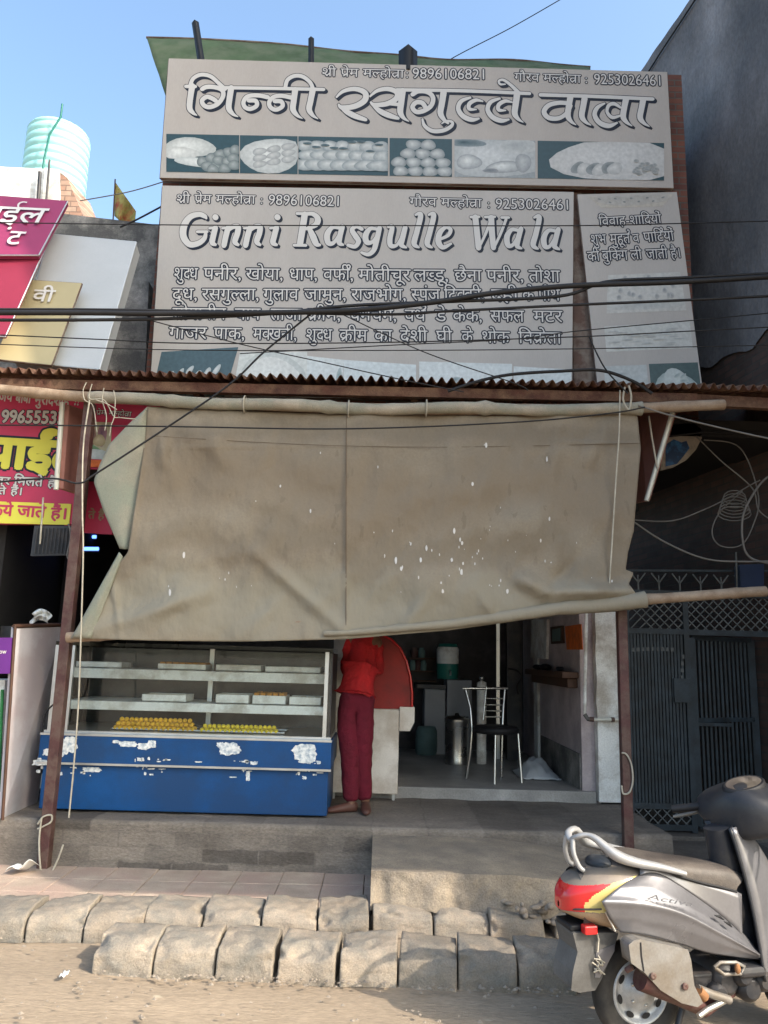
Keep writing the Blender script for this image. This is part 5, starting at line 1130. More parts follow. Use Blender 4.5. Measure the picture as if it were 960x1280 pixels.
mb = MB(); mb.lathe([(rd*1.02,hd+.001),(rd*.9,hd+.03),(rd*.2,hd+.04),(rd*.12,hd+.07),(.01,hd+.07)], (cxx, db, FLZ), 28); build('lid', mb, M['steel'], bn)
cn = thing('teal_can', 'dusty teal drum standing behind the freezer stall', 'can', PZ(533, 943, FLZ)); dt = PZ(533, 943, FLZ).y; rt = (P(547,925,dt).x-P(520,925,dt).x)/2
M['tealc'] = mat('dull_teal', (.10,.16,.155), .5, .2, 5); mb = MB(); hh = P(533,908,dt).z-FLZ; mb.lathe([(rt*.9,0),(rt,.04),(rt*1.02,hh*.5),(rt*.98,hh*.85),(rt*.8,hh),(.01,hh*1.02)], (P(533,925,dt).x, dt, FLZ), 24); build('body', mb, M['tealc'], cn)
kc = thing('kitchen_cabinet', 'grey kitchen cabinet at the back of the dark shop', 'cabinet', (P(575,850,10).x, 10, FLZ))
a, b = P(559,850,9.9), P(590,850,9.9); mb = MB(); mb.box((a.x, 9.9, FLZ), (b.x, 10.4, P(575,850,9.9).z)); build('body', mb, M['greyst'], kc, bevel=.01)
mb = MB(); mb.tube([P(586,862,9.88), P(586,880,9.88)], .01, 6); build('handle', mb, M['steel'], kc)
kc2 = thing('low_cupboard', 'low grey cupboard left of the kitchen cabinet', 'cupboard', (P(545,870,10).x, 10, FLZ)); a, b = P(531,862,9.95), P(557,862,9.95); mb = MB(); mb.box((a.x, 9.95, FLZ), (b.x, 10.4, P(545,862,9.9).z)); build('body', mb, M['greyst'], kc2, bevel=.01)
mb = MB(); mb.box((a.x-.1, 9.93, P(545,861,9.95).z+.002), (b.x, 10.41, P(545,856,9.95).z)); build('top', mb, M['silverd'], kc2)
cy = thing('flour_bin', 'pale round tin on a stand behind the chair', 'tin', (P(602,950,9.2).x, 9.2, FLZ)); rt = (P(608,870,9.2).x-P(596,870,9.2).x)/2; z1_ = P(602,851,9.2).z; mb = MB(); mb.lathe([(rt,0),(rt,z1_-FLZ-.1),(rt*1.03,z1_-FLZ-.09),(rt,z1_-FLZ-.02),(rt*.3,z1_-FLZ),(.01,z1_-FLZ)], (P(602,870,9.2).x, 9.2, FLZ), 20); build('body', mb, M['wallw'], cy)
mb = MB(); mb.ball((P(602,848,9.2).x, 9.2, z1_+.03), .03, 10, 8); build('knob', mb, M['steel'], cy)
wc = thing('water_cooler', 'insulated water jug with white top and green base on the cabinet', 'water jug', (P(559,846,10.1).x, 10.1, P(559,847,9.9).z+.0)); zt0 = P(575,850,9.9).z+.003
z1_, z2_, z3_ = P(559,846,10.1).z, P(559,827,10.1).z, P(559,806,10.1).z; rt = (P(573,826,10.1).x-P(545,826,10.1).x)/2; cxx = P(560,826,10.1).x
mb = MB(); mb.lathe([(rt*.92,0),(rt*.96,(z2_-z1_)*.5),(rt*.98,z2_-z1_)], (cxx, 10.15, zt0), 24); build('base', mb, M['plast_t'], wc)
mb = MB(); mb.lathe([(rt*.98,z2_-z1_+.002),(rt,z3_-z1_-.03),(rt*.9,z3_-z1_)], (cxx, 10.15, zt0), 24); build('tank', mb, M['white'], wc)
mb = MB(); mb.lathe([(rt*.92,z3_-z1_+.002),(rt*.8,z3_-z1_+.04),(.01,z3_-z1_+.045)], (cxx, 10.15, zt0), 24); build('lid', mb, M['plast_t'], wc)
mb = MB(); mb.tube([V((cxx+.02, 10.15-rt, zt0+.1)), V((cxx+.02, 10.15-rt-.05, zt0+.1)), V((cxx+.02, 10.15-rt-.05, zt0+.05))], .012, 8); build('tap', mb, M['steel'], wc)
sh = thing('wall_rack', 'dark wooden wall rack with jars at the back of the shop', 'rack', (P(520,845,10.4).x, 10.4, 1.4))
mb = MB()
for yy in (822, 838, 850): a, b = P(512,yy,10.3), P(545,yy,10.3); mb.box((a.x,10.28,a.z-.015),(b.x,10.48,a.z))
build('shelf_boards', mb, M['wood'], sh)
for k, (x, yy) in enumerate(((516,836),(522,836),(529,836),(518,820),(527,820))):
    mb = MB(); c = P(x, yy+1, 10.36); mb.lathe([(.04,.001),(.045,.03),(.045,.09),(.03,.11),(.03,.13),(.01,.13)], (c.x, 10.37, P(520,838 if yy == 836 else 822,10.3).z), 12); tag(build('spice_jar', mb, M['pole'] if k % 2 else M['tealc']), ['small red-brown jar','small teal jar','small jar, rightmost on its shelf,','teal jar on the upper shelf','brown jar on the upper shelf'][k]+' of the dark wall rack', 'jar', 'jars on the wall rack')
# right interior wall: pictures, calendar, clutter on ledge
def onwall(pts, th=.01):
    mb = MB(); mb.prism([PX(x, y, XW-.004) for x, y in pts], (-th,0,0)); return mb
pf = thing('framed_picture', 'small framed picture on the mauve side wall', 'picture', PX(697,800,XW)); build('frame', onwall([(690,784),(705,782),(706,804),(691,805)], .02), M['wood'], pf); build('print', onwall([(693,787),(703,785),(703,801),(693,802)], .024), M['tealc'], pf)
oc = thing('wall_calendar', 'orange calendar sheet on the mauve side wall by the pipe', 'calendar', PX(717,810,XW)); build('sheet', onwall([(707,783),(727,780),(729,812),(709,812)], .006), M['orange'], oc)
gr_ = PX(668, 778, XW); wbx = thing('wall_board', 'white panel on the side wall above the ledge', 'panel', PX(675,820,XW)); build('board', onwall([(667,775),(687,774),(686,824),(666,822)], .03), M['wallw'], wbx)
for k, (x, y, r_, lb) in enumerate(((672,823,.05,'dark crumpled bag on the wall ledge'),(681,824,.06,'black bundle on the wall ledge, nearer the street'),(700,828,.04,'small dark clutter in the middle of the wall ledge'))):
    c = PX(x, y, XW-.09); mb = MB(); mb.ball((c.x, c.y, 1.53+r_*.55), (r_, r_*1.8, r_*.6), 12, 8)
    for q in mb.v: q += V((noise.noise(q*14), noise.noise(q*14+V((5,0,0))), 0))*.03
    tag(build('bag', mb, M['black']), lb, 'bag')
cable('cable', [(636,836,9.3),(646,838),(652,846),(646,858),(648,868)], 9.35, .012, M['wire'], 'dark cable drooping from the inner end of the ledge')
mb = MB(); c = PZ(672, 970, FLZ)
mb.grid(lambda u, v: V((c.x-.22+.40*u, c.y-.3+.6*v, FLZ+.005+.16*sin(pi*u)*sin(pi*v)*(1+.5*noise.noise(V((u*5,v*5,2))))+.03*abs(noise.noise(V((u*9,v*9,7)))))), 24, 20)
tag(build('cloth_heap', mb, M['greysign'], solid=.006), 'grey white cloth heap on the floor by the side wall', 'cloth')
cp = thing('water_pipe', 'pale water pipe with elbow running down and across the white pillar', 'pipe', P(735,900,7.35))
mb = MB(); mb.tube([P(733,762,7.37), P(731,880,7.37), P(731,893,7.37)], .016, 8); build('riser', mb, M['white'], cp)
mb = MB(); mb.tube([P(731,893,7.37), P(735,899,7.35), P(742,899.5,7.34)], .020, 8); build('elbow', mb, M['oldwall'], cp)
mb = MB(); mb.tube([P(742,899.5,7.34), P(782,899.5,7.34)], .014, 8); build('crosspipe', mb, M['fluoro'], cp)
mb = MB(); mb.tube([P(764,899.5,7.34), P(768,899.5,7.34)], .021, 8); mb.tube([P(737,899,7.34), P(742,899.5,7.34)], .022, 8); build('coupling', mb, M['pole'], cp)

# ------------------------------------------------------------------ gate
gd = 7.3
gt = thing('iron_gate', 'dark iron bar gate with lattice bands and forked spikes, right leaf ajar', 'gate', (3.0, gd, .13))
def bar(mb, a, b, wx_, dep=.02):
    A, B = V(a), V(b); u = (B-A).normalized(); s = u.cross(V((0,1,0))).normalized()*wx_/2; f = V((0,-dep/2,0))
    mb.hexa([A-s+f, A+s+f, B+s+f, B-s+f, A-s-f, A+s-f, B+s-f, B-s-f])
gz = lambda y, x=850: P(x, y, gd).z
x0, x1, x2, x3 = P(786,900,gd).x, P(862,900,gd).x, P(880,900,gd).x, wx(gd)-.03
zb0, zb1, zb2, zb3, zb4 = .16, gz(1046)+.02, gz(1008), gz(790), gz(742)
zb1 = .20
mb = MB()
for x in (x0, x1): bar(mb, (x,gd,zb0), (x,gd,zb4), .05, .04)
for z in (zb1, zb2, zb3, zb4): bar(mb, (x0,gd,z), (x1 if z < zb3 else x3,gd,z), .05, .036)
bar(mb, (x3,gd,zb0), (x3,gd,zb4), .05, .04)
build('frame', mb, M['gate'], gt)
nb_ = 16
for i in range(nb_):
    x = x0+.03+(x1-x0-.06)*(i+.5)/nb_; mb = MB(); bar(mb, (x,gd+.004,zb2), (x,gd+.004,zb3), .022, .02); build('bar', mb, M['gate'], gt)
mb = MB()
for z in (gz(850), gz(893), gz(948)): bar(mb, (x0,gd+.025,z), (x1,gd+.025,z), .02, .012)
build('cross_rails', mb, M['gate'], gt)
def lattice(xa, xb, za, zb_, d, pitch):
    mb = MB(); H = zb_-za; n = int((xb-xa+H)/pitch)+1
    for i in range(-1, n+1):
        for s in (1, -1):
            xs0 = xa+i*pitch-(H if s > 0 else 0); pts = []
            t0, t1 = 0, 1
            for t in (0,1): pts.append((xs0+(H*t if s > 0 else H*(1-t)), za+H*t))
            (xa_, z_a), (xb_, z_b) = pts
            def clip(xc): return (xc-xa_)/(xb_-xa_)
            ta, tb = sorted((clip(xa), clip(xb))); ta, tb = max(0, ta), min(1, tb)
            if tb-ta > .03: bar(mb, (xa_+(xb_-xa_)*ta, d+(.004 if s > 0 else -.004), z_a+H*ta), (xa_+(xb_-xa_)*tb, d+(.004 if s > 0 else -.004), z_a+H*tb), .010, .006)
    return mb
build('lattice', lattice(x0+.02, x3-.02, zb3+.02, zb4-.02, gd, .085), M['gate2'], gt)
build('lattice', lattice(x0+.02, x1-.02, zb1+.02, zb2-.02, gd, .085), M['gate2'], gt)
# leaf: hinged at the far right, swung inwards
lf = (x3-x1-.08); ang = R(24)
def LF(x, z): return V((x1+.06+x*cos(ang), gd+.03+x*sin(ang), z))
mb = MB()
for x in (0, lf*.98): bar(mb, LF(x,zb0+.05), LF(x,zb3-.05), .05, .04)
for z in (zb0+.05, zb2, gz(900), zb3-.05): bar(mb, LF(0,z), LF(lf*.98,z), .04, .03)
build('leaf_frame', mb, M['gate'], gt)
for i in range(14): mb = MB(); bar(mb, LF(lf*(i+.6)/14.6, zb2), LF(lf*(i+.6)/14.6, zb3-.06), .02, .02); build('leaf_bar', mb, M['gate'], gt)
mb = MB(); q = LF(.1, gz(905)); bar(mb, q+V((-.1,-.05,0)), q+V((.25,-.02,0)), .03, .02); mb.box((x1-.14, gd-.03, gz(878)), (x1+.02, gd-.005, gz(848))); build('latch', mb, M['gate'], gt)
for i in range(6):
    x = P(798+26*i, 740, gd).x; z0 = zb4+.02; zt_ = P(800,716,gd).z; mb = MB(); zm = z0+(zt_-z0)*.45
    bar(mb, (x,gd,z0), (x,gd,zm), .014, .012); bar(mb, (x,gd,zm), (x-.07,gd,zt_), .012, .01); bar(mb, (x,gd,zm), (x+.07,gd,zt_), .012, .01); bar(mb, (x,gd+.003,zm), (x,gd+.003,zt_-.02), .012, .01); build('spike', mb, M['gate2'], gt)
mb = MB(); bar(mb, (x0,gd+.05,P(800,713,gd).z), (x3,gd+.05,P(930,712,gd).z), .02, .02); build('top_rail', mb, M['gate'], gt)
mb = MB(); rs3 = random.Random(8)
for i in range(14):
    x = x0+.05+i*.045; c = V((x+.01, gd-.009, gz(812+(i-6)**2*.05))); w_ = rs3.uniform(.008,.016)
    if i > 8: c.z -= (i-8)*.06; c.x = x0+.5+rs3.random()*.05
    mb.add([c+V((-w_,0,-.018)), c+V((w_,0,-.018)), c+V((w_,0,.018)), c+V((-w_,0,.018))], [[0,1,2,3]])
build('paint_marks', mb, M['gate2'], gt)
sl_ = thing('gate_sill', 'low worn concrete threshold under the iron gate', 'threshold', (3, gd, .1)); mb = MB(); mb.box((x0-.05, gd-.14, -.05), (x3+.1, gd+.12, .155)); build('slab', mb, M['conc'], sl_, bevel=.012)
# right-hand clutter under the awning
hs = thing('side_sign', 'brown hanging signboard seen edge-on with a pale metal edge right of the canvas', 'signboard', P(825,690,6.3))
mb = MB(); mb.prism([P(800,512,6.9), P(841,517,6.25), P(808,626,6.25), P(795,628,6.9)], (.03,.01,0)); build('panel', mb, M['pinkboard'], hs)
mb = MB(); a_, b_ = P(841,515,6.22), P(808,626,6.22); mb.tube([a_, b_], .022, 4); build('edge', mb, M['fluoro'], hs)
mb = MB(); mb.tube([P(811,520,6.2), P(815,548,6.2), P(822,588,6.2)], .008, 6); build('wire', mb, M['rope'], hs)
dsh = thing('round_sign', 'pale rounded sign with a blue painted patch behind the side sign', 'signboard', P(850,588,6.9))
arc = [(828,531),(868,529),(876,536),(877,548),(870,562),(858,575),(842,584),(826,588)]
build('panel', slab([(x,y) for x, y in arc], 6.9, .03), M['rubble'], dsh); M['bluep'] = mat('blue_patch', (.03,.13,.30), .5, .4, 9, (.01,.03,.08), .5, 12)
mb = MB(); mb.poly([P(x,y,6.895) for x, y in ((832,556),(842,549),(852,553),(858,551),(862,560),(853,572),(846,580),(832,583))]); build('painted_patch', mb, M['bluep'], dsh)
mb = MB(); mb.tube([P(832,546,6.87), P(880,540,6.87), P(960,541,6.87)], .010, 6); build('bracket', mb, M['wire'], dsh)
mb = MB(); c = P(930,540,7.9)
mb.grid(lambda u, v: P(872+110*u, 556-(14+30*u)*v-4*sin(u*5)+6*v, 7.7-.25*v+.06*noise.noise(V((u*5,v*4,0)))), 16, 8); o = build('sacking', mb, M['clothb'], solid=.01); tag(o, 'olive sacking piled on the slab above the alley', 'sacking')
bb = thing('blue_box', 'dark blue plastic box fixed over the gate at the right edge', 'box', P(940,735,7.2)); M['bluebox'] = mat('blue_box', (.012,.022,.055), .5, .2, 5)
build('case', slab([(925,706),(955,705),(955,733),(926,735)], 7.18, .12), M['bluebox'], bb, bevel=.01); mb = MB(); mb.tube([P(920,690,7.17), P(921,735,7.17), P(955,738,7.17)], .01, 5); build('bracket', mb, M['gate2'], bb)
# litter
pc = PZ(28, 1090, .05); mb = MB(); mb.grid(lambda u, v: V((pc.x-.10+.18*u, pc.y-.05+.14*v, .065+.07*u*(1-v)+.02*sin(u*9))), 8, 6); tag(build('paper_scrap', mb, M['white'], solid=.003), 'crumpled white paper scrap on the pavement left of the post', 'litter')
for i in range(7):
    px, py = random.uniform(20, 620), random.uniform(1225, 1275); q = PZ(px, py, 0); mb = MB(); r_ = random.uniform(.005,.011); mb.ball((q.x,q.y,0), (r_*1.3,r_,r_*.7), 8, 5)
    for v_ in mb.v: v_ += V((noise.noise(v_*60),noise.noise(v_*60+V((3,0,0))),0))*.004
    tag(build('pebble', mb, M['rubble']), 'small pebble lying on the dusty road in front of the kerb', 'pebble', 'pebbles on the road')
q = PZ(76,1223,0); mb = MB(); mb.grid(lambda u, v: V((q.x+.03*u-.01, q.y+.07*v, .004+.012*sin(u*4+v*5)**2)), 5, 6); tag(build('paper_scrap', mb, M['white'], solid=.002), 'tiny white paper scrap on the road left of the front kerb row', 'litter')

mb = MB(); rg = random.Random(31)
for i in range(520):
    t = rg.random()
    if i < 260:
        x = rg.uniform(112, 722); q = PZ(x, ln(x)+abs(rg.gauss(0, 5))+1, 0)
    elif i < 340: x = rg.uniform(0, 460); q = PZ(x, 1172+rg.gauss(0, 3), 0)
    else: q = PZ(rg.uniform(-20, 800), rg.uniform(1180, 1279), 0)
    s_ = rg.choice((.002,.003,.004,.006,.009)); c = V((q.x, q.y, .0+s_*.3)); vs = [c+V((s_*(1+rg.random())*cos(a), s_*(1+rg.random()*.6)*sin(a), 0)) for a in (0,1.3,2.4,3.6,5)]+[c+V((0,0,s_*(.7+rg.random()*.6)))]
    mb.add(vs, [[j, (j+1) % 5, 5] for j in range(5)])
o = kind(build('gravel', mb, M['rubble']), 'stuff')
# ------------------------------------------------------------------ scooter
TH = R(14)
hx, hy = cos(TH), sin(TH)
wc_ = PZ(806, 1243, .215)
S0 = V((wc_.x, wc_.y, 0))+V((-hy, hx, 0))*.06     # contact point of rear wheel, on the centre line
sco = thing('scooter', 'dusty silver scooter parked at lower right with red tail light and grab rail', 'scooter', S0, rz=TH)
SM = Matrix.Rotation(TH, 3, 'Z'); SI = SM.transposed()
def SL(px, py, lat):
    """photo pixel -> scooter frame, on the plane lat metres to the right of the centre line"""
    r = SI @ ray(px, py); o = SI @ (V((0,0,CAMZ))-S0); t = (-lat-o.y)/r.y; return o+r*t
def sb(name, mb, mt, **k): 
    o = build(name, mb, mt, None, local=True, **k); o.parent = sco; return o
def subpart(name, mb, mt, par, **k):
    o = build(name, mb, mt, None, local=True, **k); o.parent = par; return o
# wheels
def wheel(x, nm, steer=0):
    mb = MB(); n = 44; prof = [(.135,-.030),(.150,-.040),(.180,-.046),(.203,-.036),(.213,-.012),(.213,.012),(.203,.036),(.180,.046),(.150,.040),(.135,.030)]
    o_ = (x, 0, .215); ax = V((0,1,0)).normalized() if not steer else V((-sin(steer), cos(steer), 0))
    e = thing_part = None
    mb.lathe(prof, o_, n, 0, ax, 1.0, False)
    for i in range(60):
        a = 2*pi*i/60
    t = sb(nm, mb, M['tyre'])
    mb = MB(); mb.lathe([(.137,-.030),(.131,-.038),(.124,-.036),(.118,-.020),(.100,-.012),(.078,-.016),(.070,-.034),(.046,-.040),(.040,-.052),(.022,-.056),(.018,-.066),(.001,-.067)], o_, 40, 0, ax, 1.0, False)
    mb.lathe([(.137,.030),(.125,.034),(.118,.02),(.05,.02),(.001,.03)], o_, 40, 0, ax, 1.0, False)
    r_ = subpart('rim', mb, M['rimm'], t)
    a1 = ax.cross(V((0,0,1))).normalized()
    mb = MB()
    for k in range(8):
        a = 2*pi*k/8+.25; ring = []
        for j in range(16):
            b = 2*pi*j/16; rr_ = .103+.012*sin(b); aa = a+.20*cos(b)*(1 if abs(cos(b)) < .99 else 1)
            ring.append(V(o_)+ax*(-.0215)+a1*(rr_*cos(aa))+V((0,0,rr_*sin(aa))))
        mb.poly([q-ax*.003 for q in ring])
    subpart('rim_slots', mb, M['black'], t)
    mb = MB()
    for k in range(5):
        a = 2*pi*k/5; mb.ball(V(o_)-ax*.038+a1*(.056*cos(a))+V((0,0,.056*sin(a))), .008, 8, 6)
    subpart('wheel_nuts', mb, M['steel'], t)
    return t
M['rimm'] = mat('dusty_rim', (.46,.465,.47), .4, .1, 8, (.33,.325,.32), .3, 9, metal=.3, fine=.15)
wheel(0, 'rear_wheel'); 
# --- curved body surfaces from side-view rows
def rows(polys, n, m, lat_fn):
    """polys: list of photo polylines from top row to bottom row -> smooth skin on the right side and its mirror"""
    def res(p, t):
        L = [math.hypot(b[0]-a[0], b[1]-a[1]) for a, b in zip(p, p[1:])]; s = t*sum(L)
        for (a, b), l in zip(zip(p, p[1:]), L):
            if s <= l+1e-9: f = s/l if l else 0; return (a[0]+(b[0]-a[0])*f, a[1]+(b[1]-a[1])*f)
            s -= l
        return p[-1]
    sp = [spline(p, 8) if len(p) > 2 else p for p in polys]
    def f(u, v):
        k = v*(len(sp)-1); i = min(int(k), len(sp)-2); t = k-i
        a, b = res(sp[i], u), res(sp[i+1], u); return SL(a[0]*(1-t)+b[0]*t, a[1]*(1-t)+b[1]*t, lat_fn(u, v))
    mb = MB(); mb.grid(f, n, m); mb.grid(lambda u, v: (lambda q: V((q.x, -q.y, q.z)))(f(1-u, v)), n, m); return mb
top_ = [(800,1091),(826,1090),(884,1128),(922,1160),(950,1192)]
mid1 = [(774,1109),(815,1112),(870,1138),(920,1170),(950,1193)]
crs = [(752,1127),(800,1130),(850,1141),(900,1166),(950,1194)]
mid2 = [(762,1147),(810,1151),(860,1164),(905,1181),(950,1196)]
bot = [(775,1165),(806,1168),(850,1180),(890,1192),(950,1199)]
def lat_panel(u, v):
    base = [.125,.175,.200,.190,.165]; k = v*4; i = min(int(k), 3); t = k-i; l = base[i]*(1-t)+base[i+1]*t
    l += .006*math.exp(-((v-.5)/.06)**2)
    return l*(1-.18*u*u)*(.90+.10*min(1, u*5))
M['trimgrey'] = mat('emblem_grey', (.10,.10,.11), .4, .1, 9)
sp_ = sb('side_panel', rows([top_, mid1, crs, mid2, bot], 48, 32, lat_panel), M['silver'], solid=.004)
# model lettering on the panel, small dark script
lt = MB(); ox = SL(812,1124,.187); parts, wid = layout('Activa', 0)
A_, B_ = SL(806,1122,.194), SL(862,1132,.194); ux = (B_-A_); Wd = ux.length; ux /= Wd; up = V((0,0,1)); up = (up-ux*up.dot(ux)).normalized()
for vs, fs in parts: lt.add([A_+ux*(q[0]*Wd/wid+q[1]*.02)+up*(q[1]*.030)-V((0,.016,0)) for q in vs], fs)
subpart('lettering', lt, M['trimgrey'], sp_)
mb = MB()
for (a, b) in (((893,1144),(905,1150)),((905,1152),(915,1159))):
    p0, p1 = SL(a[0],a[1],.178), SL(b[0],b[1],.172); mb.tube([p0, (p0+p1)/2+V((0,-.003,.004)), p1], [.002,.007,.002], 6)
subpart('air_slot', mb, M['black'], sp_)
# under-seat body (grey wedge below seat)
us_t = [(800,1083),(826,1084),(861,1099),(922,1115),(926,1122)]; us_b = [(800,1094),(826,1093),(884,1131),(922,1163),(928,1178)]
sb('under_seat_panel', rows([us_t, us_b], 24, 6, lambda u, v: (.125+.012*v)*(1-.10*u)), M['silverw'] if 'silverw' in M else M['silver'], solid=.004)
# inner core so nothing shows through
mb = MB(); 
def core(u, v):
    x = -.30+.80*u; a = 2*pi*v; zc = .60+.05*u-.12*u*u; return V((x, .105*cos(a)*(1 if u < .97 else .9), zc+.13*sin(a)*(1-.25*u)))
mb.grid(core, 14, 20); sb('inner_frame', mb, M['silverd'])
# --- tail: symmetric loft, split by colour
STN = [(806,1082,1167,.150),(780,1081,1166,.150),(760,1083,1163,.144),(740,1089,1157,.130),(722,1099,1150,.104),(708,1110,1143,.070),(701,1120,1138,.036),(698.5,1126,1133,.008)]
STS = spline(STN, 10)
def stn(u):
    k = u*(len(STS)-1); i = min(int(k), len(STS)-2); t = k-i; return [a*(1-t)+b*t for a, b in zip(STS[i], STS[i+1])]
def tailp(u, v):
    x, yt_, yb_, hw = stn(u); a = pi/2-pi*v; T_ = SL(x, yt_, hw*.5); B_ = SL(x, yb_, hw*.7); c_, s_ = cos(a), sin(a); e = .62
    return V(((T_.x+B_.x)/2, -hw*(abs(c_)**e), (T_.z+B_.z)/2+(T_.z-B_.z)/2*(1 if s_ > 0 else -1)*abs(s_)**e))
nu, nv = 110, 96; groups = {k: MB() for k in ('tail_light','indicator','tail_cowl','rear_trim')}
def cls(u, v):
    x, yt_, yb_, hw = stn(u); y = yt_+(yb_-yt_)*(.5-.5*math.copysign(abs(sin(pi/2-pi*v))**.62, sin(pi/2-pi*v)))
    cut = 1137+ (x-700)*.012
    def lerp(tb, k):
        if k <= tb[0][0]: return tb[0][1]
        for (a, b), (c, e) in zip(tb, tb[1:]):
            if k <= c: return b+(e-b)*(k-a)/(c-a)
        return tb[-1][1]
    if y > cut: return 'tail_cowl' if y > cut+1 else 'rear_trim'
    lim = 1137-(x-752)*.0; edge = lerp([(1085,806),(1090,801),(1106,767),(1124,751),(1137,753)], y)   # chevron edge of the side panel
    if x > edge+1: return 'rear_trim'
    topcap = lerp([(700,1109),(716,1105),(757,1100),(797,1089)], x)
    if y < topcap: return 'rear_trim'
    ind = lerp([(1088,790),(1100,758),(1115,735),(1127,724),(1137,725)], y)
    return 'indicator' if x > ind else 'tail_light'
for i in range(nu):
    for j in range(nv):
        u0, u1, v0, v1 = i/nu, (i+1)/nu, j/nv, (j+1)/nv; g_ = groups[cls((u0+u1)/2, (v0+v1)/2)]
        q = [tailp(u0,v0), tailp(u1,v0), tailp(u1,v1), tailp(u0,v1)]; g_.add(q, [[3,2,1,0]], 0, True); g_.add([V((p_.x,-p_.y,p_.z)) for p_ in q], [[0,1,2,3]], 0, True)
for k, mt in (('tail_light','tail'),('indicator','amber'),('tail_cowl','bronze'),('rear_trim','trim')):
    if k == 'rear_trim': M['trim'] = mat('dusty_trim', (.16,.13,.115), .5, .2, 6, (.22,.18,.14), .4, 5)
    sb(k, groups[k], M[mt], weld=True)
mb = MB(); a = SL(699,1137,.02); mb.tube([SL(752+.0*i,1136.5,.142) if i == 0 else SL(752-53*i/5,1137-.1*i,.142*(1-(i/5)**2)) for i in range(6)], .004, 6); sb('tail_seam', mb, M['silverd'])
mb = MB(); mb.tube([SL(757,1140,.150), SL(769,1164,.158)], .005, 6); sb('chrome_edge', mb, M['alu'])
mb = MB(); q = SL(737,1161,.10); mb.box((q.x-.030,-.118,q.z-.020),(q.x+.030,-.075,q.z+.016)); sb('reflector', mb, M['tail'], bevel=.006)
mb = MB(); q = SL(722,1153,.05); mb.box((q.x-.045,-.07,q.z-.03),(q.x+.05,.07,q.z-.004)); sb('plate_light', mb, M['black'], bevel=.008)
# mudguard
mb = MB(); mg = [(716,1166),(773,1166),(768,1185),(752,1224),(744,1238),(725,1241),(714,1238),(716,1215),(722,1190)]
mb.prism([SL(x,y,.085) for x, y in mg], (0,.17,0)); M['mud'] = mat('dusty_mudguard', (.12,.115,.11), .65, .2, 5, (.07,.065,.06), .4, 4, fine=.15); mgo = sb('mudguard', mb, M['mud'], bevel=.012)
mb = MB(); mb.prism([SL(x,y,.088) for x, y in ((745,1190),(769,1180),(768,1189),(750,1222),(744,1222))], (0,.006,0)); subpart('splash_plate', mb, M['silver'], mgo)
mb = MB()
for k in range(8): c = SL(748+3*sin(k), 1198+2.2*k, .095); mb.tube([c+V((-.02*cos(k),-.0,.02*sin(k*2))), c+V((.0,-.012,.0)), c+V((.022*sin(k+1),0,-.02*cos(k)))], .0035, 5)
c = SL(747,1190,.095); mb.tube([c, c+V((.004,-.004,.05)), c+V((.0,.0,.075))], .004, 5); subpart('twine', mb, M['rope'], mgo)
# seat
st_ = [(765,1065),(800,1067),(835,1072),(875,1077),(905,1081),(926,1091)]; sbm = [(790,1083),(826,1086),(850,1096),(880,1105),(905,1111),(926,1117)]
def seatp(u, v):
    a = pl2(spline(st_, 6), u); b = pl2(spline(sbm, 6), u); T_ = SL(a[0], a[1], .04); B_ = SL(b[0], b[1], .14); hw = .145*(1-.25*u)*(.75+.25*min(1, u*4)); an = pi*v
    c_, s_ = cos(an), sin(an); return V((T_.x*s_+B_.x*(1-s_), -hw*math.copysign(abs(c_)**.55, c_), B_.z+(T_.z-B_.z)*abs(s_)**.55))
mb = MB(); mb.grid(seatp, 36, 26); mb.add([seatp(0, j/26) for j in range(27)], [list(range(27))]); mb.add([seatp(1, j/26) for j in range(27)], [list(range(26,-1,-1))]); se = sb('seat', mb, M['seat'])
mb = MB(); mb.tube([seatp(i/20, .0)+V((0,-.004,0)) for i in range(21)], .006, 6); subpart('seat_piping', mb, M['black'], se)
# grab rail: flattened bar, right arm, loop at the back, left arm
gp = [(856,1092,.148),(826,1084,.150),(795,1078,.148),(772,1070,.142),(757,1059,.115),(744,1048,.085),(733,1044,.062),(723,1045.5,.045)]
rt_ = [SL(*p_) for p_ in gp]; bk = [SL(717,1048,.022), SL(715,1050,.0)]
full = rt_+bk+[V((q.x,-q.y,q.z)) for q in reversed(rt_+bk[:1])]; full = [V(t) for t in spline([tuple(q) for q in full], 5)]
nF = len(full); mb = MB(); mb.tube(full, [.016+.018*max(0, 1-abs(min(i, nF-1-i)-15)/14) if True else .02 for i in range(nF)], 10, flat=.75); gr = sb('grab_rail', mb, M['rail'])
mb = MB(); dn = [SL(716,1049,.03), SL(717,1066,.04), SL(724,1083,.05), SL(730,1088,.055)]; mb.tube([V(t) for t in spline([tuple(q) for q in dn], 5)], .011, 8); mb.tube([V((q[0],-q[1],q[2])) for q in spline([tuple(q) for q in dn], 5)], .011, 8); subpart('rail_stay', mb, M['rail'], gr)
mb = MB(); q = SL(748,1075,.0); mb.ball((q.x,0,q.z-.01), (.055,.075,.032), 16, 10); M['recess'] = mat('recess_dark', (.025,.03,.038), .4, .2, 5); sb('recess_shade', mb, M['recess'])  # dark ball standing in for the shaded recess under the rail
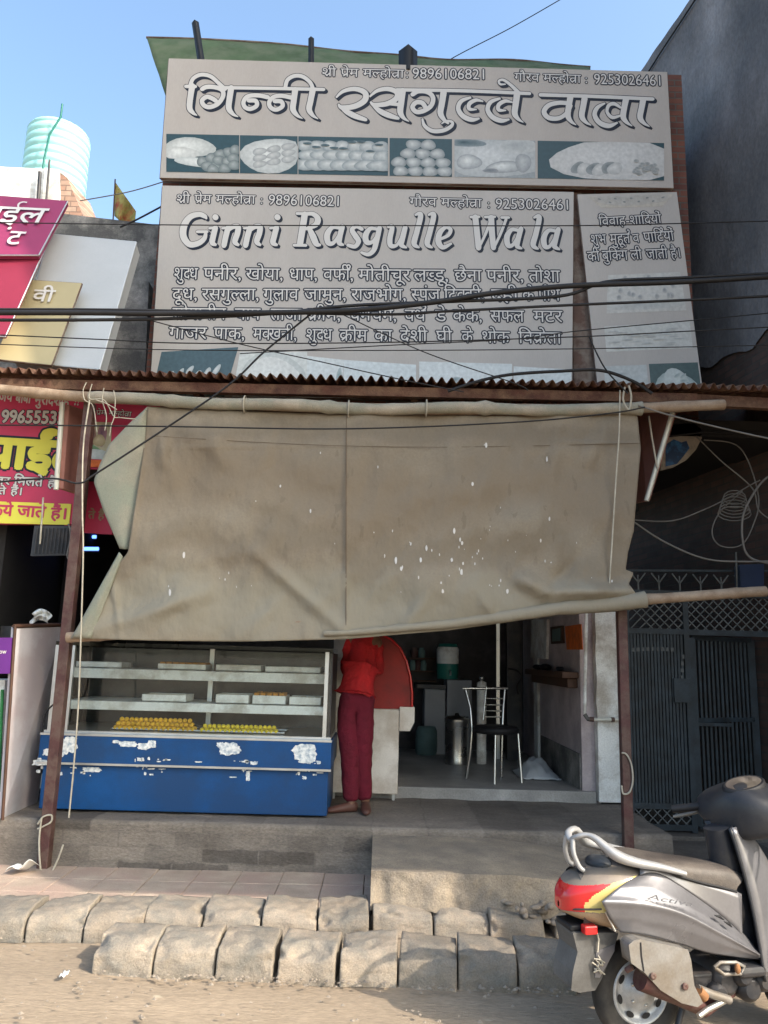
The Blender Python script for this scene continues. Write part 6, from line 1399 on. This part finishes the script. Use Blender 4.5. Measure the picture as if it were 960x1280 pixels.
# muffler shield, exhaust, engine
mfp = [(786,1181),(792,1176),(800,1174),(860,1187),(864,1200),(868,1232),(879,1254),(872,1259),(852,1254),(826,1238),(806,1216),(789,1204)]
mb = MB(); mb.prism([SL(x,y,.215) for x, y in mfp], (0,.07,0)); M['shield'] = mat('dusty_shield', (.27,.255,.24), .5, .12, 4, (.2,.17,.14), .4, 5, metal=.4, fine=.15); mf = sb('muffler_shield', mb, M['shield'], bevel=.016, segs=3)
mb = MB()
for x, y in ((816,1220),(856,1233)): c = SL(x,y,.219); mb.lathe([(.014,0),(.014,.006),(.006,.007),(.001,.004)], c, 12, 0, V((0,-1,0)))
subpart('shield_bolt', mb, M['pole'], mf)
mb = MB(); mb.tube([SL(801,1178,.217), SL(802,1195,.217), SL(805,1214,.217)], .003, 5); subpart('shield_crease', mb, M['silverd'], mf)
mb = MB(); mb.tube([SL(783,1213,.17), SL(790,1209,.19)], .012, 10); mb.tube([SL(800,1222,.15), SL(850,1240,.15), SL(880,1262,.12), SL(915,1240,.08)], [.05,.055,.03,.02], 12); sb('exhaust', mb, M['pole'])
mb = MB()
q0, q1 = SL(868,1195,.12), SL(940,1240,.12)
for (x, y, r_, l) in ((890,1215,.07,.12),(915,1222,.06,.14),(905,1205,.05,.15),(878,1230,.05,.13),(930,1212,.045,.15)): c = SL(x, y, .0); mb.lathe([(r_*.6,-l),(r_,-l+.02),(r_,l-.02),(r_*.6,l)], c, 18, 0, V((0,1,0)))
q = SL(905,1225,.0); mb.box((q.x-.22,-.09,q.z-.03),(q.x+.2,.09,q.z+.07)); sb('engine', mb, M['silverd'], bevel=.01)
mb = MB(); mb.tube([SL(893,1209,.16), SL(900,1203,.165), SL(920,1203,.165), SL(930,1208,.16), SL(926,1217,.16), SL(905,1218,.16), SL(893,1209,.16)], .008, 8); mb.tube([SL(872,1236,.18), SL(890,1243,.17), SL(912,1250,.16)], .018, 8); sb('engine_guard', mb, M['shield'])
mb = MB(); mb.tube([SL(912,1248,.15), SL(884,1262,.19), SL(873,1270,.2)], .012, 8); sb('kick_stand', mb, M['alu'])
mb = MB(); mb.tube([SL(873,1238,.19), SL(881,1247,.19)], .022, 8); c = SL(922,1211,.18); mb.ball(c, (.014,.012,.022), 8, 6); M['rustm'] = mat('rusty_joint', (.3,.14,.06), .8, .3, 20); sb('rusty_joint', mb, M['rustm'])
mb = MB(); c = SL(878,1252,.1); mb.tube([V((.16,.09,.16)), V((.10,.10,.02)), V((.06,.11,.0))], .014, 8); mb.tube([V((.16,-.09,.16)), V((.10,-.10,.02)), V((.06,-.11,.0))], .014, 8); sb('centre_stand', mb, M['silverd'])
# floorboard, leg shield, front
xA, xT = SL(936,1150,.15).x, SL(902,1042,.10).x
mb = MB(); mb.box((.40,-.17,.285),(xA+.07,.17,.33)); q = SL(940,1197,.16); sb('floorboard', mb, M['silverd'], bevel=.02, segs=3)
def apron(u, v):
    z = .27+.62*v; x = xA+.05+(xT-xA)*v**2.2; hw = .17-.08*v; y = -hw+2*hw*u; return V((x+.06*(1-(2*u-1)**2), y, z))
mb = MB(); mb.grid(apron, 16, 20); sb('leg_shield', mb, M['cowl'], solid=.012)
def apron2(u, v): q = apron(u, v); return V((q.x+.02+.17*(1-(2*u-1)**2)*(.35+.65*sin(pi*v)), q.y*.86, q.z))
mb = MB(); mb.grid(apron2, 16, 20); sb('front_apron', mb, M['silver'], solid=.006)
mb = MB(); mb.tube([V((xA+.05,-.0,.30)), V((xA+.03,0,.6)), V((xT+.05,0,.88))], [.09,.075,.06], 14); sb('steering_column_cover', mb, M['cowl'])
wheel(.87, 'front_wheel')
mb = MB(); mb.grid(lambda u, v: V((.87+.245*cos(2.9-2.7*u)*1.0, (v-.5)*.13*(1), .215+.245*sin(2.9-2.7*u)-.03*(2*v-1)**2)), 18, 6); sb('front_fender', mb, M['silver'], solid=.005)
mb = MB(); mb.tube([V((.86,-.065,.22)), V((xT+.16,-.05,.66))], .018, 8); mb.tube([V((.86,.065,.22)), V((xT+.16,.05,.66))], .018, 8); sb('fork', mb, M['silverd'])
# handlebar cowl, steered left
hc = SL(932,1006,.0); A2 = R(32)
Hm = Matrix.Rotation(A2, 3, 'Z')
def HB(x, y, z): return V((hc.x, 0, hc.z))+Hm @ V((x, y, z))
def cowl(u, v):
    a = 2*pi*u; k = pi*v; rx, ry, rz = .15, .235, .10
    def se(c, e): return math.copysign(abs(c)**e, c)
    s = sin(k)**.55; y = ry*se(cos(k), .8); taper = 1-.45*(abs(y)/ry)**1.5
    x = rx*s*se(cos(a), .7)*taper; z = rz*s*se(sin(a), .62)*(taper+.1)
    if z > 0: z += .035*max(0, 1-(y/.15)**2)*(.5-x/rx*.9)
    return HB(x+.02, y, z-.02+.30*x)
mb = MB(); mb.grid(cowl, 28, 22); hb = sb('handlebar_cowl', mb, M['cowl'])
mb = MB(); mb.lathe([(.066,.004),(.071,.006),(.076,.0),(.080,-.03)], HB(-.012,0,.098), 28, 0, Hm @ V((-.30,0,.95)), 1.4); subpart('instrument_rim', mb, M['black'], hb)
mb = MB(); mb.lathe([(.001,.0),(.064,.0)], HB(-.013,0,.103), 24, 0, Hm @ V((-.30,0,.95)), 1.4); subpart('instrument_face', mb, M['trim'], hb)
for sg in (1, -1):
    mb = MB(); mb.tube([HB(-.02,.20*sg,-.03), HB(-.05,.26*sg,-.045), HB(-.07,.33*sg,-.06)], [.02,.02,.018], 10); subpart('grip', mb, M['black'], hb)
    mb = MB(); mb.tube([HB(.03,.20*sg,-.05), HB(-.0,.27*sg,-.08), HB(-.04,.34*sg,-.10)], [.010,.009,.008], 8); subpart('brake_lever', mb, M['shield'], hb)
mb = MB(); c = HB(.165,0,-.01); mb.ball(c, (.05,.09,.06), 16, 10); subpart('headlight', mb, M['glasslens'] if 'glasslens' in M else M['amber'], hb)
for o in list(C.objects):
    if '_w' in o: del o['_w']
